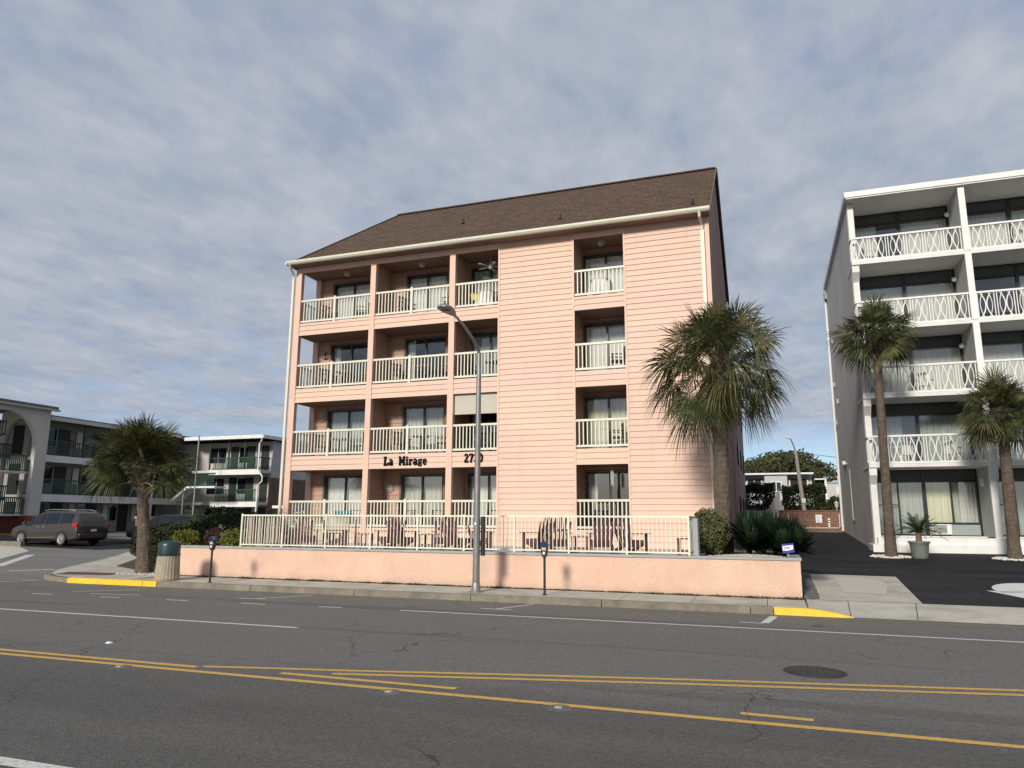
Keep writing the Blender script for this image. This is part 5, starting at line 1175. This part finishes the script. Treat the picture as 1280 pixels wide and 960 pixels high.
# ------------------------------------------------------------------ green railed motel (left)
G = empty('green_railed_motel', (-46.9, 42, .7), 'three storey cream motel with dark green railings and an arched end', 'building')
GX = -46.9
def slat_rail(mb, ax, a0, a1, c, z0, z1, pitch=.16):
    def bx(p0, p1, q0, q1, s0, s1):
        (mb.box(p0, p1, q0, q1, s0, s1) if ax == 'x' else mb.box(q0, q1, p0, p1, s0, s1))
    bx(a0, a1, c-.04, c+.04, z1-.09, z1); bx(a0, a1, c-.03, c+.03, z0, z0+.08); n_ = max(2, round((a1-a0)/pitch))
    for i in range(1, n_): x = a0+(a1-a0)*i/n_; bx(x-.03, x+.03, c-.015, c+.015, z0+.08, z1-.09)
# wing facing the side street
Y0, Y1 = 36.3, 48.7
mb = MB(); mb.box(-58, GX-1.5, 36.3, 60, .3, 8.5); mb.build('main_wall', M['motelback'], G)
mb = MB(); mb.box(-58, GX+.35, 36.3, 60, 8.502, 8.62); mb.box(GX+.2, GX+.35, 36.3, Y1-.4, 8.62, 8.76); mb.build('roof', M['roofgrey'], G)
mb = MB(); mb.box(GX+.352, GX+.42, 36.3, Y1-.45, 8.40, 8.66); mb.build('roof_fascia', M['motel'], G)
for z0, z1 in ((5.57, 6.03), (2.86, 3.36)):
    mb = MB(); mb.box(GX-1.5, GX, Y0, Y1, z0+.15, z1-.05); mb.build('balcony_slab', M['motel'], G)
    mb = MB(); mb.box(GX+.001, GX+.08, Y0, Y1-.05, z0, z1); mb.build('balcony_fascia', M['whitet'], G)
    y = Y0
    while y < Y1-.5:
        mb = MB(); slat_rail(mb, 'y', y+.05, min(y+2.9, Y1-.1), GX, z1+.02, z1+1.05); mb.build('balcony_railing', M['green'], G); y += 3.1
for y in (39.4, 42.5, 45.6):
    mb = MB(); mb.box(GX-.06, GX+.06, y-.06, y+.06, 3.36, 8.4); mb.build('post', M['green'], G)
for z in (.75, 3.36, 6.03):
    for j, y in enumerate((37.0, 39.9, 42.8, 45.5)):
        mb = MB(); mb.box(GX-1.5+.002, GX-1.45, y+1.5, y+2.4, z, z+2.05); mb.build('door', M['doorc'], G)
        mb = MB(); mb.box(GX-1.5+.002, GX-1.46, y, y+1.3, z+.8, z+2.0); wn = mb.build('window', M['carglass'], G)
        mb = MB(); mb.box(GX-1.459, GX-1.42, y-.05, y+1.35, z+2.0, z+2.06); mb.box(GX-1.459, GX-1.42, y-.05, y+1.35, z+.74, z+.8); mb.box(GX-1.459, GX-1.42, y+.62, y+.68, z+.8, z+2.0); mb.build('frame', M['mirror'], wn)
        mb = MB(); pleats(mb, 0, .5, z+.82, z+1.98, 0); mb.v = [(GX-1.452+b_*.1, y+.05+a_, c_) for a_, b_, c_ in mb.v]; mb.build('curtain', M['cur'], wn)
mb = MB(); mb.box(GX-1.44, GX-1.38, 39.35, 39.65, 6.9, 7.4); mb.build('fire_box', M['red'], G)
for z_ in (6.03, 3.36, .75):
    mb = MB(); mb.box(-49.9, -48.9, 36.24, 36.298, z_, z_+2.1); mb.build('door', M['doorc'], G)
# wing facing the main street
WX0, WX1, WY = -46.5, -38.7, 48.7
mb = MB(); mb.box(-58, WX1-.01, WY+1.5, 62, .3, 8.1); mb.build('main_wall', mat('motel_wing_wall', (.38, .375, .35), .85, var=.08), G)
mb = MB(); mb.box(WX1-.008, WX1+.06, WY+1.4, 62, 5.1, 8.1); mb.build('grey_end_wall', M['motelgrey'], G)
mb = MB(); mb.box(WX1-.008, WX1+.07, WY+1.2, 62, .3, 5.098); mb.build('brick_end_wall', M['brick'], G)
mb = MB(); mb.box(-48, WX1+.45, WY-.4, 62.3, 8.32, 8.45); mb.build('roof', M['roofgrey'], G)
mb = MB(); mb.box(-46.2, WX1+.45, WY-.46, WY-.402, 8.16, 8.44); mb.box(WX1+.452, WX1+.5, WY-.4, 62.3, 8.16, 8.44); mb.build('roof_fascia', M['whitet'], G)
for (z0, z1), x0 in (((5.28, 5.70), -43.8), ((2.69, 3.10), -43.4)):
    mb = MB(); mb.box(-47, WX1, WY+.08, WY+1.5, z0+.15, z1-.04); mb.build('balcony_slab', M['motel'], G)
    mb = MB(); mb.box(x0, WX1+.02, WY, WY+.079, z0, z1); mb.build('balcony_fascia', M['whitet'], G)
    mb = MB(); slat_rail(mb, 'x', x0+.3, WX1-.05, WY+.04, z1+.02, z1+1.0); mb.build('balcony_railing', M['green'], G)
mb = MB(); slat_rail(mb, 'y', WY+.1, WY+1.3, WX1-.05, 5.72, 6.7); mb.build('balcony_railing', M['green'], G)
for z in (.6, 3.1, 5.7):
    for x in (-42.9, -41.2, -39.8):
        mb = MB(); mb.box(x, x+.75, WY+1.44, WY+1.498, z, z+2.05); mb.build('door', M['doorc'], G)
    for x in (-45.2, -44.2, -42.0): mb = MB(); mb.box(x, x+(.75 if x > -45 else .9), WY+1.45, WY+1.498, z+.7, z+1.95); mb.build('window', M['carglass'], G)
for x in (-43.9, -42.0, -40.4): mb = MB(); mb.box(x-.05, x+.05, WY+.1, WY+.2, 5.7, 8.3); mb.build('post', M['green'], G)
mb = MB(); mb.tube([(WX1+.3, WY-.42, 8.3), (WX1+.25, WY-.3, 8.0), (WX1-.1, WY-.12, 7.75), (WX1-.1, WY-.1, 5.6), (WX1+.35, WY-.1, 5.1), (WX1+.35, WY-.1, 4.7), (WX1-.05, WY-.1, 4.4), (WX1-.05, WY-.1, .6)], .065, 8); mb.build('downspout', M['whitet'], G)
# stair, landing, canopy
mb = MB()
for i in range(9): mb.box(-45.2+i*.16, -45.2+(i+1)*.16, 46.4, 47.4, 3.15+i*.115-.05, 3.15+(i+1)*.115)
mb.hexa([(-45.25, 46.33, 3.0), (-43.75, 46.33, 4.05), (-43.75, 46.395, 4.05), (-45.25, 46.395, 3.0), (-45.25, 46.33, 3.22), (-43.75, 46.33, 4.28), (-43.75, 46.395, 4.28), (-45.25, 46.395, 3.22)]); mb.build('stair', M['whitet'], G)
mb = MB(); mb.box(-43.75, -41.0, 46.35, 47.6, 4.12, 4.26); ld = mb.build('stair_landing', M['whitet'], G)
mb = MB(); slat_rail(mb, 'x', -43.7, -41.05, 46.4, 4.28, 5.3); mb.build('landing_railing', M['green'], G)
mb = MB(); mb.bar((-45.3, 46.36, 4.1), (-43.7, 46.36, 5.25), .05, .08)
for i in range(9): t_ = i/9; mb.box(-45.25+1.55*t_-.02, -45.25+1.55*t_+.02, 46.34, 46.38, 3.15+1.05*t_, 4.12+1.12*t_)
mb.build('stair_railing', M['green'], G)
mb = MB(); mb.bar((-43.5, 46.6, 3.0), (-41.5, 46.6, .7), .1, .2)
slat_rail(mb, 'x', -44.6, -42.6, 46.5, 1.4, 2.4); mb.build('lower_stair_railing', M['green'], G)
for x, z in ((-42.9, 8.3), (-44.0, 4.1)): mb = MB(); mb.box(x-.04, x+.04, 46.3, 46.38, .6, z); mb.build('post', M['motelback'], G)
mb = MB(); mb.box(-47.1, -43.3, 45.2, 46.3, 5.45, 5.78); mb.build('canopy', M['white'], G)
mb = MB(); mb.box(-46.5, -46.38, 45.5, 45.62, .6, 5.448); mb.build('canopy_post', M['whitet'], G)
# arched end block
def arch_wall(x, mname, y0=30.8, y1=36.25, yc=33.25, ra=2.15, zs=6.55, top=9.1, th=.35, low=.3):
    mb = MB(); n_ = 20
    mb.box(x-th, x, yc+ra, y1, low, zs); mb.box(x-th, x, y0-1.5, yc-ra, low, zs)
    A = [(yc+ra*math.cos(math.pi*i/n_), zs+ra*math.sin(math.pi*i/n_)) for i in range(n_+1)]
    for (a, b), (c, d_) in zip(A, A[1:]):
        mb.hexa([(x-th, a, b), (x, a, b), (x, c, d_), (x-th, c, d_), (x-th, a, top), (x, a, top), (x, c, top), (x-th, c, top)])
    mb.box(x-th, x, yc+ra, y1, zs, top); mb.box(x-th, x, y0-1.5, yc-ra, zs, top); return mb.build('arch_wall', mname, G)
arch_wall(-46.5, M['motel'])
mb = MB(); n_ = 20; xc, ra, zs = -48.75, 1.65, 7.05
mb.box(-50.9, xc-ra, 36.0, 36.24, .3, zs); mb.box(xc+ra, -46.86, 36.0, 36.24, .3, zs); mb.box(-50.9, xc-ra, 36.0, 36.24, zs, 9.1); mb.box(xc+ra, -46.86, 36.0, 36.24, zs, 9.1)
A = [(xc+ra*math.cos(math.pi*i/n_), zs+ra*math.sin(math.pi*i/n_)) for i in range(n_+1)]
for (a, b), (c, d_) in zip(A, A[1:]): mb.hexa([(a, 36.0, b), (c, 36.0, d_), (c, 36.24, d_), (a, 36.24, b), (a, 36.0, 9.1), (c, 36.0, 9.1), (c, 36.24, 9.1), (a, 36.24, 9.1)])
mb.build('side_arch_wall', M['motel'], G)
for z_ in (1.2, 4.1, 6.3):
    mb = MB(); mb.bar((-48.3, 29.5, z_-1.0), (-48.3, 34.5, z_+1.0), .06, .1); mb.bar((-48.3, 29.5, z_-.1), (-48.3, 34.5, z_+1.9), .05, .07)
    for i in range(24): t_ = i/23; mb.box(-48.32, -48.28, 29.5+5*t_-.02, 29.5+5*t_+.02, z_-1.0+2*t_, z_-.1+2*t_)
    mb.build('stair_railing', M['green'], G)
mb = MB(); mb.box(-58, -46.15, 29, 36.5, 9.102, 9.3); mb.build('arch_roof', M['roofgrey'], G)
mb = MB(); mb.box(-46.4, -46.05, 29, 36.6, 9.0, 9.1); mb.build('arch_fascia', M['mirror'], G)
for z in (4.8, 2.0):
    mb = MB(); mb.box(-49.2, -46.9, 29, 35.35, z-.12, z); mb.build('arch_floor', M['white'], G)
    mb = MB(); slat_rail(mb, 'y', 29, 35.35, -46.9, z+.02, z+1.1, .13); mb.build('arch_railing', M['green'], G)
    mb = MB(); slat_rail(mb, 'y', 29, 35.35, -48.6, z+.9, z+1.9, .13); mb.build('arch_railing', M['green'], G)
mb = MB(); mb.box(-52.5, -52.3, 27, 36.2, .3, 9.0); mb.build('arch_back', M['motel'], G)
# red railing, brick pillars
r = empty('red_picket_fence', (-44, 35.0, .55), 'red brown picket fence on a tan base behind the grey minivan', 'fence')
mb = MB(); mb.box(-60, -39.6, 35.2, 35.4, .3, .72); mb.build('base', M['orangebase'], r)
mb = MB(); n_ = 150
for i in range(n_): x = -60+i*.136; mb.box(x, x+.085, 35.26, 35.3, .73, 1.9)
mb.box(-60, -39.6, 35.3, 35.34, 1.0, 1.1); mb.box(-60, -39.6, 35.3, 35.34, 1.7, 1.8); mb.build('picket_panel', M['red'], r)
r = empty('red_picket_fence', (-37, 37.5, .55), 'red brown picket fence between the brick pillar and the corner palm', 'fence')
mb = MB(); mb.box(-38.9, -34.5, 38.2, 38.4, .3, .72); mb.build('base', M['orangebase'], r)
mb = MB()
for i in range(34): x = -38.85+i*.13; mb.box(x, x+.08, 38.26, 38.3, .73, 1.9)
mb.build('picket_panel', M['red'], r)
mb = MB(); mb.box(-36.55, -36.0, 34.8, 35.35, .3, 1.78); pl = tag(mb.build('brick_pillar', M['brickf'], origin=(-36.3, 35, .3)), 'short brick pillar right of the grey minivan', 'pillar'); mb = MB(); mb.box(-36.6, -35.95, 34.75, 35.4, 1.782, 1.86); mb.build('cap', M['conclight'], pl)

# ------------------------------------------------------------------ vehicles (front towards local +X)
def car(name, st, paint, win, wheels, lab, cat, wr=.34, glass_rear=None, wind=None, rimm='rim', rack=True):
    r = empty(name); 
    def sec(s_):
        x, zb, hw, belt, top, rw = s_
        return [(x, 0, zb), (x, hw*.86, zb), (x, hw*.97, zb+.10), (x, hw, (zb+belt)/2), (x, hw*.985, belt-.10), (x, hw*.95, belt), (x, rw, top-.07), (x, rw*.86, top-.015), (x, 0, top)]
    secs = [sec(s_) for s_ in st]; mb = MB()
    for s_ in (1, -1):
        b = len(mb.v)
        for sc in secs:
            for p in sc: mb.v.append((p[0], p[1]*s_, p[2]))
        K = 9
        for i in range(len(secs)-1):
            for j in range(K-1): mb.f.append((b+i*K+j, b+i*K+j+1, b+(i+1)*K+j+1, b+(i+1)*K+j)); mb.m.append(0)
        for i in (0, len(secs)-1): mb.f.append(tuple(b+i*K+j for j in range(K))); mb.m.append(0)
    mb.build('body', paint, r, smooth=True)
    def interp(x):
        for a, b in zip(st, st[1:]):
            if a[0] <= x <= b[0]:
                t = (x-a[0])/(b[0]-a[0]); return [a[i]+(b[i]-a[i])*t for i in range(6)]
        return st[-1]
    for s_ in (1, -1):
        for (x0, x1) in win:
            mb = MB(); n_ = 6; P = []
            for i in range(n_+1):
                q_ = interp(x0+(x1-x0)*i/n_); lo = Vector((q_[0], q_[2]*.95, q_[3])); hi = Vector((q_[0], q_[5], q_[4]-.07)); a = lo.lerp(hi, .08); b = lo.lerp(hi, .90); P.append((a, b))
            for (a, b), (c, d_) in zip(P, P[1:]): mb.q(*[(p.x, (p.y+.012)*s_, p.z+.004) for p in (a, c, d_, b)])
            mb.build('side_window', M['carglass'], r)
    for (ia, ib, nm) in ((glass_rear[0], glass_rear[1], 'rear_window'), (wind[0], wind[1], 'windshield')):
        A = st[ia]; Bq = st[ib]; dx = -.012 if nm == 'rear_window' else .012; mb = MB()
        pa = lambda q_, f, e_: (q_[0]+dx, f*q_[5]*e_, q_[4]-.015+.01)
        a = Vector((A[0]+dx, 0, A[4]+.006)); b = Vector((Bq[0]+dx, 0, Bq[4]+.006)); l0 = a.lerp(b, .08); l1 = a.lerp(b, .93)
        w0 = A[5]*.84; w1 = Bq[5]*.80
        mb.q((l0.x, -w0, l0.z), (l0.x, w0, l0.z), (l1.x, w1, l1.z), (l1.x, -w1, l1.z)); mb.build(nm, M['carglass'], r)
    hw = max(s_[2] for s_ in st)
    for x in wheels:
        for s_ in (1, -1):
            yo = hw+.012; mb = MB()
            A = [(x+(wr+.055)*math.cos(t), wr+(wr+.055)*math.sin(t)) for t in [math.pi*i/14-.12+.24*i/14 for i in range(15)]]
            A2 = [(x+(wr+.012)*math.cos(t), wr+(wr+.012)*math.sin(t)) for t in [math.pi*i/14-.12+.24*i/14 for i in range(15)]]
            for (a, b), (c, d_) in zip(zip(A, A2), zip(A[1:], A2[1:])):
                y0_, y1_ = s_*(yo-.12), s_*(yo-.004); mb.hexa([(a[0], y0_, a[1]), (c[0], y0_, c[1]), (d_[0], y0_, d_[1]), (b[0], y0_, b[1]), (a[0], y1_, a[1]), (c[0], y1_, c[1]), (d_[0], y1_, d_[1]), (b[0], y1_, b[1])])
            mb.build('wheel_arch', M['blackpl'], r)
            mb = MB(); n_ = 28
            prof = [(wr*.3, -.10), (wr*.95, -.11), (wr, -.07), (wr, .07), (wr*.95, .11), (wr*.72, .10)]
            for rr, oo_ in prof:
                for k in range(n_): t = 2*math.pi*k/n_; mb.v.append((x+rr*math.cos(t), s_*(yo-.10)+s_*oo_, wr+rr*math.sin(t)))
            for i in range(len(prof)-1):
                for k in range(n_): mb.f.append((i*n_+k, i*n_+(k+1) % n_, (i+1)*n_+(k+1) % n_, (i+1)*n_+k)); mb.m.append(0)
            wh = mb.build('wheel', M['rubber'], r, smooth=True)
            mb = MB(); yy = s_*(yo-.01)
            for k in range(24): t = 2*math.pi*k/24; t2 = 2*math.pi*(k+1)/24; mb.q((x+wr*.74*math.cos(t), yy, wr+wr*.74*math.sin(t)), (x+wr*.74*math.cos(t2), yy, wr+wr*.74*math.sin(t2)), (x+wr*.58*math.cos(t2), yy-s_*.02, wr+wr*.58*math.sin(t2)), (x+wr*.58*math.cos(t), yy-s_*.02, wr+wr*.58*math.sin(t)))
            for k in range(10): t = 2*math.pi*k/10; mb.bar((x+.03*math.cos(t), yy-s_*.012, wr+.03*math.sin(t)), (x+wr*.68*math.cos(t), yy-s_*.012, wr+wr*.68*math.sin(t)), .055, .02, (0, 1, 0))
            mb.tube([(x, yy-s_*.03, wr), (x, yy, wr)], .05, 10); mb.build('rim', M[rimm], wh)
    tag(r, lab, cat); return r, hw
van_st = [(-2.58, .44, .80, .90, .94, .72), (-2.52, .34, .93, 1.06, 1.12, .80), (-2.40, .28, .98, 1.10, 1.46, .76), (-2.22, .24, 1.0, 1.11, 1.66, .72), (-1.9, .22, 1.0, 1.10, 1.75, .70), (-1.2, .21, 1.0, 1.07, 1.80, .70), (-.4, .20, 1.0, 1.05, 1.81, .71), (.3, .20, 1.0, 1.04, 1.76, .71), (.85, .20, 1.0, 1.03, 1.62, .70), (1.78, .22, .99, 1.0, 1.12, .78), (2.15, .24, .97, .92, 1.0, .74), (2.45, .28, .90, .80, .86, .62), (2.60, .34, .70, .64, .68, .45)]
van, hw = car('minivan', van_st, M['vanpaint'], [(-2.05, -1.15), (-1.05, -.05), (.05, 1.35)], (-1.52, 1.5), 'dark grey brown minivan seen from the rear quarter beside the motel', 'car', .36, (1, 3), (9, 8))
for s_ in (1, -1):
    mb = MB(); mb.box(-2.53, -2.20, s_*.80, s_*(.995), .96, 1.12); mb.build('tail_light', M['tail'], van, bevel=.015)
    mb = MB(); mb.box(1.15, 1.35, s_*1.02, s_*1.16, 1.06, 1.18); mb.build('mirror', M['vanpaint'], van, bevel=.02)
    mb = MB(); mb.box(-.25, -.05, s_*1.0, s_*1.02, .93, .96); mb.box(.15, .35, s_*1.0, s_*1.02, .93, .96); mb.build('door_handle', M['rim'], van)
    mb = MB(); mb.tube([(-1.9, s_*.60, 1.76), (-1.5, s_*.60, 1.84), (.0, s_*.60, 1.85), (.4, s_*.60, 1.77)], .018, 6); mb.build('roof_rail', M['rim'], van)
    mb = MB(); mb.bar((-1.1, s_*1.003, .42), (1.1, s_*1.003, .38), .015, .02); mb.build('sill_trim', M['rim'], van)
mb = MB(); mb.box(-2.575, -2.50, -.55, .55, .90, .93); mb.build('chrome_strip', M['rim'], van)
mb = MB(); mb.box(-2.585, -2.55, -.17, .17, .72, .84); mb.build('number_plate', M['signwhite'], van)
mb = MB(); mb.box(-2.60, -2.45, -.85, .85, .36, .60); mb.build('rear_bumper', M['vanpaint'], van, bevel=.03)
van.location = (-36.35, 29.6, hL(-36.35, 29.6)+.02); van.rotation_euler = (0, 0, R(178))
suv_st = [(-2.5, .45, .85, 1.1, 1.14, .75), (-2.42, .36, .95, 1.15, 1.3, .75), (-2.3, .32, .98, 1.16, 1.78, .74), (-1.5, .30, 1.0, 1.16, 1.85, .75), (0, .30, 1.0, 1.15, 1.85, .75), (.6, .30, 1.0, 1.14, 1.78, .73), (1.2, .30, .99, 1.13, 1.22, .80), (2.2, .32, .97, 1.05, 1.12, .78), (2.45, .36, .9, .95, 1.0, .7)]
suv, _ = car('pickup_truck', suv_st, M['blackpaint'], [(-2.1, -.9), (-.8, .2), (.3, .9)], (-1.5, 1.55), 'black truck mostly hidden behind the corner palm and hedge', 'car', .39, (1, 2), (6, 5))
suv.location = (-32.5, 33.6, hL(-32.5, 33.6)+.02); suv.rotation_euler = (0, 0, R(180)); suv.scale = (1, 1, .86)
wst = [(-2.3, .4, .8, .85, .95, .65), (-2.1, .3, .9, .92, 1.05, .68), (-1.5, .25, .92, .93, 1.38, .62), (-.2, .22, .92, .92, 1.46, .62), (.4, .22, .92, .91, 1.38, .62), (1.1, .24, .91, .88, .96, .68), (2.0, .28, .86, .78, .84, .6), (2.25, .34, .7, .6, .66, .5)]
wc, _ = car('white_car', wst, M['whitepaint'], [(-1.4, -.3), (-.2, .6)], (-1.35, 1.4), 'white car partly visible between the brick wall and the pink post', 'car', .32, (1, 2), (5, 4))
wc.location = (-27.0, 38.3, hL(-27, 38.3)+.35); wc.rotation_euler = (0, 0, R(185))
# white awning beside the brick end wall
mb = MB(); mb.box(-35.6, -33.6, 46.5, 47.5, 2.55, 2.75); aw = tag(mb.build('awning', M['whitet'], origin=(-34.6, 47, 2.5)), 'small white flat awning beside the brick end wall', 'awning'); mb = MB(); mb.box(-33.75, -33.65, 46.6, 46.7, .6, 2.549); mb.build('awning_post', M['whitet'], aw)
print('objects', len(bpy.data.objects))
